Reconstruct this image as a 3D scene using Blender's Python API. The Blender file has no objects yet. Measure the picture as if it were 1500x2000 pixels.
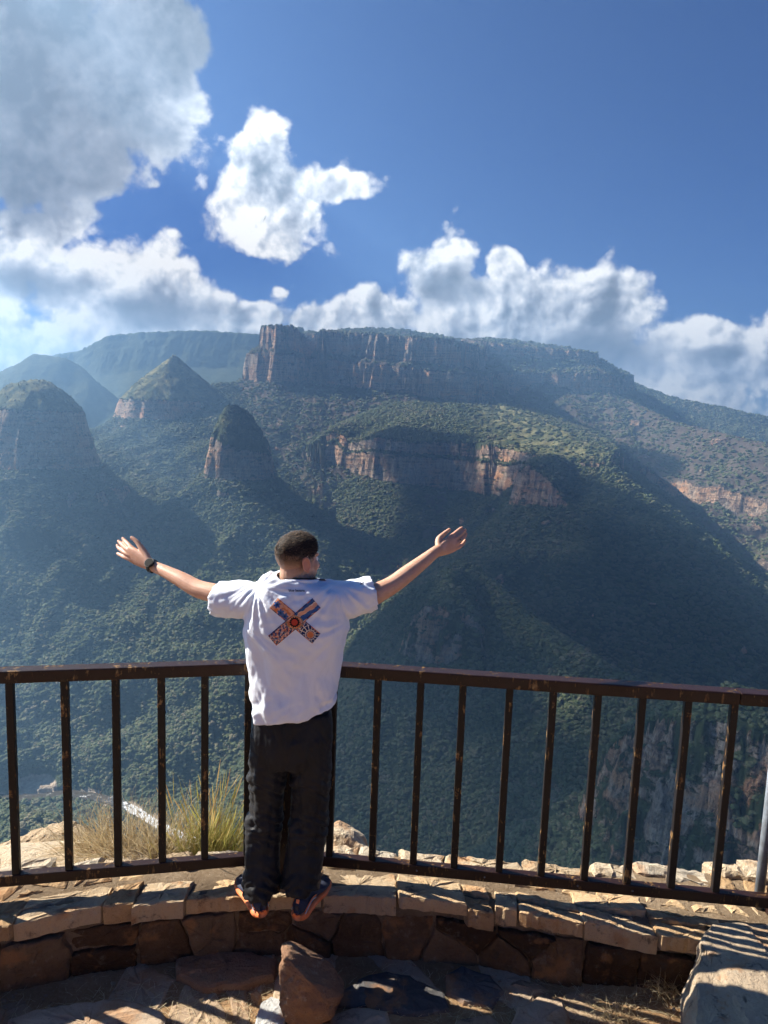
import bpy, bmesh, math, random, time
import numpy as np
from mathutils import Vector, Matrix, Euler
from mathutils.bvhtree import BVHTree
T0 = time.time()
scene = bpy.context.scene
rnd = random.Random(7)
rng = np.random.default_rng(7)

# ------------------------------------------------------------------ camera
CAM_H, PITCH, ROLL = 2.55, 7.5, 2.0
FPX = 1387.0                                   # focal length in pixels of the 1500 x 2000 photograph
cam_d = bpy.data.cameras.new('camera')
cam = bpy.data.objects.new('camera', cam_d)
scene.collection.objects.link(cam)
cam_d.sensor_fit = 'VERTICAL'
cam_d.sensor_height = 24.0
cam_d.lens = 24.0 * FPX / 2000.0
cam_d.clip_start = 0.05
cam_d.clip_end = 60000.0
cam.location = (0, 0, CAM_H)
CR = Matrix.Rotation(math.radians(90 - PITCH), 3, 'X') @ Matrix.Rotation(math.radians(ROLL), 3, 'Z')
cam.rotation_euler = CR.to_euler()
scene.camera = cam
CRN = np.array(CR)

def ray(px, py):
    """direction of the sight line through a point measured in the photograph (used to survey positions)"""
    return CRN @ np.array([(px - 750) / FPX, -(py - 1000) / FPX, -1.0])
def at_y(px, py, y):
    d = ray(px, py); return np.array([0, 0, CAM_H]) + d * (y / d[1])
def at_z(px, py, z):
    d = ray(px, py); return np.array([0, 0, CAM_H]) + d * ((z - CAM_H) / d[2])

# ------------------------------------------------------------------ light
SUN_AZ, SUN_EL = -69.0, 35.5                   # degrees; azimuth measured from +Y towards +X
sa, se = math.radians(SUN_AZ), math.radians(SUN_EL)
SUN_DIR = Vector((math.sin(sa) * math.cos(se), math.cos(sa) * math.cos(se), math.sin(se)))
sun_d = bpy.data.lights.new('sun', 'SUN')
sun_d.energy = 5.0
sun_d.angle = math.radians(0.53)
sun_d.color = (1.0, 0.93, 0.82)
sun = bpy.data.objects.new('sun', sun_d)
sun.rotation_euler = SUN_DIR.to_track_quat('Z', 'Y').to_euler()
sun.location = (-30, 10, 40)
scene.collection.objects.link(sun)

scene.view_settings.view_transform = 'Standard'
scene.view_settings.look = 'None'
scene.view_settings.exposure = 1.55
scene.view_settings.gamma = 1.0
scene.view_settings.use_curve_mapping = False
scene.render.engine = 'CYCLES'
cy = scene.cycles
cy.use_denoising = True
cy.use_adaptive_sampling = True; cy.adaptive_threshold = 0.025; cy.adaptive_min_samples = 16
cy.max_bounces = 6; cy.diffuse_bounces = 3; cy.glossy_bounces = 2; cy.transmission_bounces = 3
cy.volume_bounces = 0; cy.transparent_max_bounces = 6
cy.sample_clamp_indirect = 4.0
cy.caustics_reflective = False; cy.caustics_refractive = False

# ------------------------------------------------------------------ node helpers
class NT:
    def __init__(self, tree):
        self.t = tree; self.n = tree.nodes; self.l = tree.links
    def new(self, kind, **kw):
        nd = self.n.new(kind)
        for k, v in kw.items(): setattr(nd, k, v)
        return nd
    def put(self, sock, v):
        if v is None: return
        if isinstance(v, bpy.types.NodeSocket): self.l.new(v, sock)
        else:
            if sock.type == 'RGBA' and not isinstance(v, (int, float)) and len(v) == 3: v = (*v, 1.0)
            sock.default_value = v
    def math(self, op, a, b=None, c=None, clamp=False):
        nd = self.new('ShaderNodeMath', operation=op, use_clamp=clamp)
        self.put(nd.inputs[0], a)
        if b is not None: self.put(nd.inputs[1], b)
        if c is not None: self.put(nd.inputs[2], c)
        return nd.outputs[0]
    def vmath(self, op, a, b=None, scale=None):
        nd = self.new('ShaderNodeVectorMath', operation=op)
        self.put(nd.inputs[0], a)
        if b is not None: self.put(nd.inputs[1], b)
        if scale is not None: self.put(nd.inputs['Scale'], scale)
        return nd.outputs['Value'] if op in ('DOT_PRODUCT', 'LENGTH', 'DISTANCE') else nd.outputs[0]
    def noise(self, vec, scale, detail=4, rough=0.5, dist=0.0, color=False, lac=2.0):
        nd = self.new('ShaderNodeTexNoise')
        self.put(nd.inputs['Vector'], vec); nd.inputs['Scale'].default_value = scale
        nd.inputs['Detail'].default_value = detail; nd.inputs['Roughness'].default_value = rough
        nd.inputs['Distortion'].default_value = dist; nd.inputs['Lacunarity'].default_value = lac
        return nd.outputs['Color' if color else 'Fac']
    def voro(self, vec, scale, feature='F1', out='Distance', rand=1.0, detail=0, smooth=None):
        nd = self.new('ShaderNodeTexVoronoi', feature=feature)
        self.put(nd.inputs['Vector'], vec); nd.inputs['Scale'].default_value = scale
        nd.inputs['Randomness'].default_value = rand
        if detail and 'Detail' in nd.inputs: nd.inputs['Detail'].default_value = detail
        if smooth is not None and 'Smoothness' in nd.inputs: nd.inputs['Smoothness'].default_value = smooth
        return nd.outputs[out]
    def range(self, v, a, b, c=0.0, d=1.0, smooth=True):
        nd = self.new('ShaderNodeMapRange', interpolation_type='SMOOTHSTEP' if smooth else 'LINEAR')
        self.put(nd.inputs[0], v)
        for i, x in zip((1, 2, 3, 4), (a, b, c, d)): self.put(nd.inputs[i], x)
        return nd.outputs[0]
    def ramp(self, v, stops, interp='LINEAR'):
        nd = self.new('ShaderNodeValToRGB'); cr = nd.color_ramp; cr.interpolation = interp
        while len(cr.elements) < len(stops): cr.elements.new(0.5)
        for e, (p, c) in zip(cr.elements, stops):
            e.position = p; e.color = (*c, 1.0) if len(c) == 3 else c
        self.put(nd.inputs[0], v); return nd.outputs[0]
    def mix(self, f, a, b, blend='MIX'):
        nd = self.new('ShaderNodeMix', data_type='RGBA', blend_type=blend)
        self.put(nd.inputs[0], f); self.put(nd.inputs[6], a); self.put(nd.inputs[7], b)
        return nd.outputs[2]
    def fmix(self, f, a, b):
        nd = self.new('ShaderNodeMix', data_type='FLOAT')
        self.put(nd.inputs[0], f); self.put(nd.inputs[2], a); self.put(nd.inputs[3], b)
        return nd.outputs[0]
    def xyz(self, v):
        nd = self.new('ShaderNodeSeparateXYZ'); self.put(nd.inputs[0], v); return nd.outputs
    def comb(self, x, y, z):
        nd = self.new('ShaderNodeCombineXYZ')
        for i, q in enumerate((x, y, z)): self.put(nd.inputs[i], q)
        return nd.outputs[0]
    def mapping(self, v, loc=(0, 0, 0), rot=(0, 0, 0), scale=(1, 1, 1)):
        nd = self.new('ShaderNodeMapping'); self.put(nd.inputs[0], v)
        nd.inputs[1].default_value = loc; nd.inputs[2].default_value = rot; nd.inputs[3].default_value = scale
        return nd.outputs[0]
    def attr(self, name, out='Fac'):
        nd = self.new('ShaderNodeAttribute', attribute_name=name); return nd.outputs[out]
    def bump(self, h, strength=0.5, dist=0.01, normal=None):
        nd = self.new('ShaderNodeBump'); nd.inputs['Strength'].default_value = strength
        nd.inputs['Distance'].default_value = dist; self.put(nd.inputs['Height'], h)
        if normal is not None: self.put(nd.inputs['Normal'], normal)
        return nd.outputs[0]

# ------------------------------------------------------------------ sky with cumulus clouds
world = bpy.data.worlds.new('World'); scene.world = world; world.use_nodes = True
wt = NT(world.node_tree); wt.n.clear()
def azel(px, py):
    d = ray(px, py); d = d / np.linalg.norm(d)
    return math.atan2(d[0], d[1]), math.asin(d[2])
def build_sky():
    out = wt.new('ShaderNodeOutputWorld'); bg = wt.new('ShaderNodeBackground')
    sky = wt.new('ShaderNodeTexSky', sky_type='NISHITA')
    sky.sun_disc = False; sky.sun_elevation = se; sky.sun_rotation = sa
    sky.altitude = 1400; sky.air_density = 1.0; sky.dust_density = 0.15; sky.ozone_density = 3.0
    tc = wt.new('ShaderNodeTexCoord').outputs['Generated']
    x, y, z = wt.xyz(tc)[:3]
    az = wt.math('ARCTAN2', x, y); el = wt.math('ARCSINE', z)
    d3 = tc
    # domain warp so that the outlines curl
    w = wt.noise(d3, 7.0, 3, 0.5, color=True)
    w = wt.vmath('SUBTRACT', w, (0.5, 0.5, 0.5))
    dw = wt.vmath('ADD', d3, wt.vmath('SCALE', w, scale=0.035))
    wx = wt.xyz(w)
    az2 = wt.math('MULTIPLY_ADD', wx[0], 0.07, az); el2 = wt.math('MULTIPLY_ADD', wx[1], 0.06, el)
    def blob(cx, cy_, rx, ry, rot=0.0, wgt=1.0):
        a, e = azel(cx, cy_)
        dx = wt.math('SUBTRACT', az2, a); dy = wt.math('SUBTRACT', el2, e)
        if rot:
            c, s = math.cos(math.radians(rot)), math.sin(math.radians(rot))
            ux = wt.math('ADD', wt.math('MULTIPLY', dx, c), wt.math('MULTIPLY', dy, s))
            uy = wt.math('SUBTRACT', wt.math('MULTIPLY', dy, c), wt.math('MULTIPLY', dx, s))
            dx, dy = ux, uy
        dx = wt.math('MULTIPLY', dx, FPX / rx); dy = wt.math('MULTIPLY', dy, FPX / ry)
        r2 = wt.math('ADD', wt.math('MULTIPLY', dx, dx), wt.math('MULTIPLY', dy, dy))
        return wt.math('MULTIPLY_ADD', wt.math('SQRT', r2), -1.0, wgt)
    def union(bl):
        r = bl[0]
        for b in bl[1:]:
            nd = wt.new('ShaderNodeMath', operation='SMOOTH_MAX')
            wt.put(nd.inputs[0], r); wt.put(nd.inputs[1], b); nd.inputs[2].default_value = 0.25
            r = nd.outputs[0]
        return r
    B = union([blob(*b) for b in CLOUD_BODY])
    DK = union([blob(*b) for b in CLOUD_DARK])
    # billows: fractal noise plus inverted cells, sampled again a little towards the sun for relief
    def puff(v):
        n = wt.noise(v, 8.5, 9, 0.62, 0.0)
        c = wt.voro(v, 15.0, 'F1', 'Distance', 1.0, 3)
        return wt.math('SUBTRACT', wt.math('MULTIPLY_ADD', n, 0.8, 0.16), wt.math('MULTIPLY', c, 0.30))
    P0 = puff(dw)
    P1 = puff(wt.vmath('ADD', dw, tuple(0.011 * q for q in SUN_DIR)))
    Pl = wt.noise(dw, 6.0, 3, 0.55)
    P2 = wt.noise(wt.vmath('ADD', dw, tuple(0.06 * q for q in SUN_DIR)), 6.0, 3, 0.55)
    Bc = wt.math('MINIMUM', B, 0.7)
    D = wt.math('ADD', wt.math('MULTIPLY', Bc, 1.35), wt.math('MULTIPLY', wt.math('SUBTRACT', P0, 0.40), 2.2))
    alpha = wt.range(D, 0.0, 0.30)
    thick = wt.range(D, 0.1, 0.9)
    relief = wt.math('MULTIPLY', wt.math('SUBTRACT', P0, P1), 3.6)
    relief2 = wt.math('MULTIPLY', wt.math('SUBTRACT', Pl, P2), 1.25)
    L = wt.math('ADD', wt.math('ADD', relief, relief2), 0.66)
    L = wt.math('ADD', L, wt.math('MULTIPLY', wt.math('SUBTRACT', P0, 0.42), 0.55))
    L = wt.math('ADD', L, wt.math('MULTIPLY', wt.math('SUBTRACT', 1.0, thick), 0.30))
    dk = wt.math('ADD', DK, wt.math('MULTIPLY', wt.math('SUBTRACT', P0, 0.42), 0.7))
    L = wt.fmix(wt.range(dk, -0.30, 0.55, 0.0, 0.88), L, wt.math('MULTIPLY_ADD', L, 0.36, -0.20))
    L = wt.math('MINIMUM', wt.math('MAXIMUM', L, 0.0), 1.0)
    col = wt.ramp(L, [(0.0, CLOUD_C[0]), (0.32, CLOUD_C[1]), (0.62, CLOUD_C[2]), (0.95, CLOUD_C[3])])
    # clouds near the horizon fade into the air between
    fade = wt.range(el, 0.02, 0.34, 1.0, 1.0)
    a = wt.math('MULTIPLY', alpha, fade)
    skyc = wt.mix(1.0, sky.outputs[0], SKY_TINT, 'MULTIPLY')
    mixc = wt.mix(a, skyc, col)
    wt.put(bg.inputs['Color'], mixc); bg.inputs['Strength'].default_value = SKY_STRENGTH
    wt.l.new(bg.outputs[0], out.inputs[0])
    try: world.cycles.sampling_method = 'MANUAL'; world.cycles.sample_map_resolution = 512
    except Exception: pass
SKY_STRENGTH = 0.0502
SKY_TINT = (0.17, 0.31, 0.60)
CLOUD_C = [(1.35, 1.5, 1.8), (2.7, 2.9, 3.35), (5.3, 5.5, 5.9), (9.4, 9.2, 8.8)]
CLOUD_BODY = [ # survey points in the photograph: centre x, y, half width, half height, tilt, weight
    (110, 110, 330, 260), (310, 90, 130, 180), (50, 290, 200, 130), (305, 232, 92, 92), (150, 330, 150, 70),
    (535, 395, 180, 105), (500, 320, 90, 85), (630, 372, 125, 55, 6), (485, 445, 105, 75),
    (90, 545, 350, 130, -16), (80, 440, 150, 60, 12), (330, 550, 200, 85, -22), (10, 650, 240, 90), (480, 612, 80, 34), (300, 650, 280, 70), (120, 690, 400, 80),
    (865, 515, 105, 95), (1000, 610, 260, 90), (740, 615, 170, 62), (1190, 620, 170, 105), (640, 622, 90, 36), (985, 545, 60, 60),
    (1420, 690, 110, 90), (1340, 680, 170, 95), (1300, 750, 280, 110), (1060, 700, 560, 115), (1540, 690, 130, 80),
    (300, 372, 110, 50, 0, .42), (330, 465, 90, 45, 0, .33), (760, 455, 90, 50, 0, .3), (545, 565, 70, 50, 0, .3),
]
CLOUD_DARK = [
    (120, 240, 260, 160), (340, 40, 140, 130), (170, 90, 200, 110), (70, 340, 170, 80),
    (70, 550, 120, 50, 0, .9), (300, 600, 180, 50, 0, .8), (1180, 690, 180, 70, 0, .9), (880, 560, 90, 35, 0, .8), (1390, 700, 70, 25, 0, .8),
]
build_sky()

# ------------------------------------------------------------------ numeric noise for the land forms
_perm = np.random.default_rng(11).permutation(512).astype(np.int64)
_grad = np.random.default_rng(12).uniform(0, 2 * np.pi, 512)
_gx, _gy = np.cos(_grad), np.sin(_grad)
def perlin(x, y, seed=0):
    x = x + seed * 17.31; y = y - seed * 9.77
    xi = np.floor(x).astype(np.int64); yi = np.floor(y).astype(np.int64)
    xf = x - xi; yf = y - yi
    u = xf * xf * xf * (xf * (xf * 6 - 15) + 10); v = yf * yf * yf * (yf * (yf * 6 - 15) + 10)
    def g(ix, iy, dx, dy):
        h = _perm[(_perm[ix & 511] + iy) & 511]
        return _gx[h] * dx + _gy[h] * dy
    a = g(xi, yi, xf, yf); b = g(xi + 1, yi, xf - 1, yf)
    c = g(xi, yi + 1, xf, yf - 1); d = g(xi + 1, yi + 1, xf - 1, yf - 1)
    return (a + (b - a) * u) + ((c + (d - c) * u) - (a + (b - a) * u)) * v
def fbm(x, y, octaves=4, rough=0.5, seed=0, ridged=False):
    r = 0; amp = 1.0; tot = 0
    for o in range(octaves):
        n = perlin(x * 2 ** o, y * 2 ** o, seed + o * 3)
        if ridged: n = 0.5 - np.abs(n) * 1.6
        r = r + amp * n; tot += amp; amp *= rough
    return r / tot * 1.4
def sstep(a, b, x):
    t = np.clip((x - a) / (b - a), 0, 1); return t * t * (3 - 2 * t)

# ------------------------------------------------------------------ the canyon as land forms, surveyed from the photograph
FLOOR = -480.0
def seg_dist(x, y, pts, closed):
    """distance to a polyline and the per-vertex values near there (blended, so that no step shows between segments)"""
    n = len(pts); best = np.full(x.shape, 1e18); K = pts.shape[1] - 2
    vals = np.zeros(x.shape + (K,)); ws = np.zeros(x.shape); side = np.zeros(x.shape)
    for i in range(n if closed else n - 1):
        a, b = pts[i], pts[(i + 1) % n]
        ex, ey = b[0] - a[0], b[1] - a[1]; L2 = ex * ex + ey * ey + 1e-9
        t = np.clip(((x - a[0]) * ex + (y - a[1]) * ey) / L2, 0, 1)
        dx, dy = x - a[0] - t * ex, y - a[1] - t * ey
        d2 = dx * dx + dy * dy; m = d2 < best
        best = np.where(m, d2, best)
        w = (d2 + 16.0) ** -2.5; ws += w
        for k in range(K): vals[..., k] += w * (a[2 + k] + t * (b[2 + k] - a[2 + k]))
        side = np.where(m, np.sign(ex * (y - a[1]) - ey * (x - a[0])), side)
    return np.sqrt(best), vals / ws[..., None], side
def inside_poly(x, y, pts):
    c = np.zeros(x.shape, bool); n = len(pts); j = n - 1
    for i in range(n):
        xi, yi, xj, yj = pts[i][0], pts[i][1], pts[j][0], pts[j][1]
        c ^= ((yi > y) != (yj > y)) & (x < (xj - xi) * (y - yi) / (yj - yi + 1e-9) + xi)
        j = i
    return c

class Plateau:
    """flat or domed top, cliff band, talus skirt.  rim: list of (x, y, top z, base z)"""
    def __init__(s, owner, rim, inner, talus=(0.8, 0.55, 300), tier=None, lean=0.16, rib=(9, 60), bands=(), cap=1e9, grass=0.3, tone=0.0, soft=0.0):
        s.owner = owner; s.rim = np.array(rim, float); s.inner = inner; s.talus = talus; s.tier = tier
        s.lean = lean; s.rib = rib; s.bands = bands; s.cap = cap; s.grass = grass; s.tone = tone; s.soft = soft
    def __call__(s, x, y):
        d, v, _ = seg_dist(x, y, s.rim, True)
        sd = np.where(inside_poly(x, y, s.rim), -d, d)
        A, W = s.rib
        ribs = A * fbm(x / W, y / W, 5, 0.55, 5, ridged=True)
        fade = sstep(-5 * A, -A, sd)
        sd = sd + ribs * np.where(sd < 0, fade, np.clip(1.2 - (sd - 40) / 150, 0.0, 1.0))
        zt, zb = v[..., 0], v[..., 1]
        h = zt - zb; w = h * s.lean + 1.0
        t = np.clip(sd / w, 0, 1)
        nst = 5 + 2.5 * fbm(x / 160, y / 160, 2, .5, 67)
        t = np.clip(t - .80 * np.sin(2 * np.pi * nst * t) / (2 * np.pi * nst), 0, 1)
        if s.tier:                                   # a ledge part-way down the face
            a, b, lw = s.tier                        # ledge at fraction a of the height, slope drop b, width lw
            w = w + lw; q = np.clip(sd, 0, None)
            w1 = (w - lw) * a
            drop = np.where(q < w1, q / w1 * a, np.where(q < w1 + lw, a + (q - w1) / lw * b,
                   a + b + (q - w1 - lw) / (w - lw - w1) * (1 - a - b)))
            drop = np.clip(drop, 0, 1)
            cl = np.where((q > w1) & (q < w1 + lw), 0.25, 1.0)
        else:
            drop = t; cl = 1.0
        inn = np.minimum(zt + s.inner(np.clip(-sd, 0, None)), np.maximum(s.cap, zt))
        inn = inn + 6.5 * fbm(x / 38, y / 38, 4, .55, 69) * sstep(-3, -25, sd)
        o = np.clip(sd - w, 0, None)
        s0, s1, L = s.talus
        fall = s1 * o + (s0 - s1) * L * (1 - np.exp(-o / L))
        bandc = 0.0
        for (q0, hh, px0, px1) in s.bands:           # broken cliff bands lower in the skirt
            wob = q0 + 25 * fbm(x / 90, y / 90, 3, 0.5, 9)
            m = sstep(px0, px0 + 40, x) * (1 - sstep(px1 - 40, px1, x)) * sstep(-0.15, 0.1, fbm(x / 130, y / 130, 2, 0.5, 21) + 0.1)
            st = np.clip((o - wob) / (hh * 0.3), 0, 1)
            fall = fall + hh * m * (st - 0.0) - hh * m * np.clip((o - wob) / 400, 0, 1) * 0.6
            bandc = np.maximum(bandc, m * ((o > wob) & (o < wob + hh * 0.3)))
        z = np.where(sd <= 0, inn, zt - h * drop)
        z = np.where(sd > w, zb - fall, z)
        cliff = np.where((sd > 0) & (sd < w), cl, 0.0)
        cliff = np.maximum(cliff, bandc)
        cliff = np.where((sd >= w) & (sd < w + 12), np.maximum(cliff, 0.5 * (1 - (sd - w) / 12)), cliff)
        grass = np.where(sd <= 0, s.grass, 0.0)
        return z, cliff, grass, np.where(sd > w, o, 0.0)

class Ridge:
    """crest polyline (x, y, z) falling away on both sides"""
    def __init__(s, owner, pts, sl, sr, ease=0.6, L=300, wob=(12, 120), round_=8, grass=0.1, cliff=None, tone=0.0):
        s.owner = owner; s.pts = np.array(pts, float); s.sl, s.sr, s.ease, s.L = sl, sr, ease, L
        s.wob = wob; s.r = round_; s.grass = grass; s.cliff = cliff; s.tone = tone
    def __call__(s, x, y):
        d, v, side = seg_dist(x, y, s.pts, False)
        A, W = s.wob
        d = np.sqrt(d * d + s.r * s.r) - s.r
        d2 = np.clip(d + A * fbm(x / W, y / W, 4, 0.55, 3, ridged=True) * sstep(0, 3 * A, d), 0, None)
        k = np.where(side > 0, s.sl, s.sr)
        fall = k * (s.ease * d2 + (1 - s.ease) * s.L * (1 - np.exp(-d2 / s.L)))
        z = v[..., 0] - fall; cliff = np.zeros(x.shape)
        for c in (s.cliff or ()):
            d0, hh, sd_, lo, hi = c
            wob = d0 + 14 * fbm(x / 60, y / 60, 3, 0.5, 13)
            m = (side * sd_ > 0) * sstep(lo, lo + 30, x) * (1 - sstep(hi - 30, hi, x))
            st = np.clip((d2 - wob) / (hh * 0.25), 0, 1)
            z = z - hh * m * st * (1 - 0.7 * np.clip((d2 - wob) / 350, 0, 1))
            cliff = np.maximum(cliff, m * ((d2 > wob) & (d2 < wob + hh * 0.28)))
        return z, cliff, np.full(x.shape, s.grass) * (d < 40), d2

def P3(px, py, Y): return tuple(at_y(px, py, Y))
def rim_pt(px, pt, Y, pb):
    a = at_y(px, pt, Y); b = at_y(px, pb, Y); return (a[0], a[1], a[2], b[2])
def ring(cx, cy, rad, zt, zb, n=18, ex=1.0, tilt=(0, 0), wob=0.12, seed=0):
    r_ = random.Random(seed); out = []
    for i in range(n):
        a = -2 * math.pi * i / n; k = 1 + r_.uniform(-wob, wob)
        dx, dy = math.cos(a) * rad * k * ex, math.sin(a) * rad * k
        out.append((cx + dx, cy + dy, zt + tilt[0] * dx + tilt[1] * dy, zb))
    return out
FEATS = []
def build_features():
    # --- the three round hills
    def hill(owner, px, ptop, Yc, rad, prim, pbase, dome, seed, **kw):
        c = at_y(px, ptop, Yc); zr = at_y(px, prim, Yc - rad)[2]; zb = at_y(px, pbase, Yc - rad)[2]
        FEATS.append(Plateau(owner, ring(c[0], Yc, rad, zr, zb, seed=seed, wob=.06, tilt=kw.pop('tilt', (0, 0))),
            lambda i, H=c[2] - zr, R=rad: dome(H, np.clip(i / R, 0, 1)), **kw))
        return c
    hill('centre', 468, 801, 1560, 62, 864, 936, lambda H, t: H * (1 - (1 - t) ** 2.8), 1, tilt=(-.30, .2), talus=(0.80, 0.66, 260), rib=(10, 42), lean=.20,
        bands=((24, 38, -440, -190), (75, 26, -360, -150)), grass=.25)
    hill('middle', 342, 690, 2090, 158, 782, 852, lambda H, t: H * t ** .92 + 6.0 * (t > .93), 2, talus=(0.72, 0.6, 260), rib=(9, 60),
        lean=.26, tier=(.55, .15, 18), bands=((40, 40, -760, -380),), grass=.55)
    hill('left', 66, 740, 1490, 100, 802, 915, lambda H, t: H * (1 - (1 - t) ** 2.2), 3, talus=(0.86, 0.66, 260), rib=(13, 60), lean=.26,
        bands=((45, 36, -900, -480),), grass=.5)
    # long spurs that run down from the small hill
    FEATS.append(Ridge('centre', [P3(420, 905, 1550), P3(395, 935, 1500), P3(330, 990, 1430), P3(258, 1068, 1330), P3(200, 1180, 1210), P3(170, 1310, 1080)], .85, .80, ease=.8, wob=(14, 90), grass=0))
    FEATS.append(Ridge('centre', [P3(482, 938, 1500), P3(525, 1050, 1390), P3(556, 1180, 1250), P3(585, 1320, 1090), P3(560, 1450, 950)], .80, .95, ease=.8, wob=(16, 90), grass=0))
    FEATS.append(Ridge('left', [P3(150, 930, 1420), P3(170, 1010, 1330), P3(120, 1140, 1190), P3(60, 1280, 1060)], .85, .95, ease=.8, wob=(14, 90), grass=0))
    # saddles
    FEATS.append(Ridge('middle', [P3(345, 760, 2090), P3(432, 748, 2130), P3(475, 745, 2260)], .62, .62, grass=0))
    FEATS.append(Ridge('centre', [P3(472, 900, 1560), P3(440, 900, 1760), P3(400, 850, 2000)], .7, .7, grass=0))
    # --- the mesa
    def up(k, cap): return lambda i: np.minimum(i * k, cap)
    FEATS.append(Plateau('mesa', [rim_pt(503, 637, 2230, 742), rim_pt(540, 634, 2190, 748), rim_pt(578, 637, 2200, 752), rim_pt(588, 645, 2300, 750),
        rim_pt(596, 642, 2700, 740), rim_pt(560, 640, 2800, 700)], up(.05, 4), talus=(.62, .52, 250), rib=(22, 55), tier=(.42, .1, 14), lean=.10, grass=.15))
    FEATS.append(Plateau('mesa', [rim_pt(574, 650, 2400, 750), rim_pt(600, 652, 2400, 750), rim_pt(630, 650, 2400, 750), rim_pt(640, 650, 2650, 740), rim_pt(570, 650, 2650, 740)],
        up(.05, 3), talus=(.62, .52, 250), rib=(10, 45), lean=.10, grass=.1))
    FEATS.append(Plateau('mesa', [rim_pt(473, 692, 2220, 738), rim_pt(500, 690, 2190, 745), rim_pt(560, 690, 2185, 752), rim_pt(580, 690, 2400, 745), rim_pt(500, 680, 2420, 745)],
        up(.5, 40), talus=(.62, .52, 250), rib=(6, 35), lean=.12, grass=.1))
    FEATS.append(Plateau('mesa', [rim_pt(622, 646, 2300, 748), rim_pt(628, 645, 2225, 748), rim_pt(655, 646, 2205, 752), rim_pt(720, 650, 2185, 760), rim_pt(800, 656, 2150, 770), rim_pt(860, 661, 2130, 780),
        rim_pt(905, 667, 2110, 786), rim_pt(932, 672, 2150, 786), rim_pt(948, 680, 2300, 778), rim_pt(960, 672, 2700, 750), rim_pt(800, 655, 2900, 740), rim_pt(622, 645, 2750, 740)],
        up(.04, 4), talus=(.6, .5, 250), rib=(34, 66), tier=(.44, .10, 26), lean=.10, grass=.1))
    FEATS.append(Plateau('mesa', [rim_pt(880, 716, 2450, 768), rim_pt(960, 724, 2400, 770), rim_pt(1000, 728, 2350, 772), rim_pt(1060, 728, 2370, 768), rim_pt(1140, 728, 2340, 766), rim_pt(1192, 730, 2330, 768),
        rim_pt(1214, 738, 2420, 772), rim_pt(1240, 735, 2800, 760), rim_pt(1000, 700, 2950, 740)],
        up(.45, 60), talus=(.55, .45, 300), rib=(16, 50), lean=.12, grass=.0))
    FEATS.append(Plateau('mesa', [rim_pt(900, 662, 2480, 690), rim_pt(960, 667, 2450, 692), rim_pt(1010, 672, 2440, 694), rim_pt(1080, 679, 2430, 698), rim_pt(1150, 686, 2420, 702), rim_pt(1168, 690, 2480, 706), rim_pt(1160, 688, 2850, 702), rim_pt(900, 662, 2900, 690)],
        up(.03, 6), talus=(1.5, 1.5, 300), rib=(14, 50), lean=.25, grass=.1))
    # --- the bench with the red cliff band
    FEATS.append(Plateau('bench', [rim_pt(566, 872, 1860, 912), rim_pt(610, 868, 1800, 914), rim_pt(655, 838, 1790, 902), rim_pt(685, 862, 1750, 925), rim_pt(740, 852, 1690, 935), rim_pt(810, 862, 1660, 945),
        rim_pt(880, 862, 1670, 955), rim_pt(950, 868, 1600, 962), rim_pt(1000, 876, 1560, 968), rim_pt(1050, 886, 1480, 935), rim_pt(1110, 893, 1420, 915), rim_pt(1194, 893, 1385, 915),
        rim_pt(1215, 880, 1560, 930), rim_pt(1190, 850, 1850, 890), rim_pt(1150, 830, 2250, 850), rim_pt(900, 800, 2400, 850), rim_pt(620, 800, 2300, 850), rim_pt(580, 850, 2050, 880)],
        up(.30, 150), talus=(.66, .60, 300), rib=(11, 55), lean=.14, tier=(.3, .06, 7), bands=((70, 18, 100, 260),), grass=.55, cap=at_y(900, 790, 1950)[2]))
    # --- ridge (spur) that runs from the bench tip towards the camera, and its small crag
    FEATS.append(Ridge('spur', [P3(1150, 886, 1430), P3(1200, 912, 1380), P3(1232, 965, 1330), P3(1262, 1012, 1270), P3(1335, 1080, 1210), P3(1425, 1145, 1140), P3(1505, 1195, 1080), P3(1700, 1310, 960)],
        .66, .66, ease=.75, L=300, wob=(12, 90), grass=0))
    FEATS.append(Plateau('spur', [rim_pt(1008, 922, 1420, 985), rim_pt(1028, 905, 1380, 985), rim_pt(1075, 940, 1330, 1000), rim_pt(1125, 1000, 1290, 1022), rim_pt(1160, 1000, 1330, 1020), rim_pt(1120, 900, 1430, 950), rim_pt(1050, 893, 1470, 960)],
        up(.35, 20), talus=(.68, .6, 300), rib=(6, 30), lean=.2, grass=0))
    # --- slopes on the right behind the spur
    FEATS.append(Ridge('slope', [P3(1120, 775, 2400), P3(1214, 775, 2330), P3(1330, 826, 2080), P3(1420, 848, 1920), P3(1510, 868, 1800), P3(1750, 930, 1600)], .46, .46, ease=.9, wob=(16, 140), grass=.3,
        cliff=((235, 40, -1, at_y(1240, 930, 1750)[0], at_y(1440, 930, 1750)[0]), (420, 24, -1, at_y(1230, 1050, 1500)[0], at_y(1480, 1050, 1500)[0]))))
    # --- lower spur with its crag
    FEATS.append(Ridge('lower', [P3(905, 1094, 1010), P3(960, 1140, 960), P3(1040, 1205, 880), P3(1150, 1275, 790), P3(1310, 1368, 680), P3(1420, 1440, 600)], .82, .82, ease=.8, wob=(12, 80), round_=10, grass=0))
    FEATS.append(Plateau('lower', [rim_pt(812, 1195, 930, 1265), rim_pt(838, 1180, 900, 1280), rim_pt(880, 1184, 880, 1290), rim_pt(935, 1210, 860, 1275), rim_pt(960, 1220, 880, 1255), rim_pt(930, 1130, 970, 1230), rim_pt(860, 1120, 985, 1240)],
        up(.9, 90), talus=(.85, .7, 200), rib=(16, 40), lean=.42, grass=0))
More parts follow.
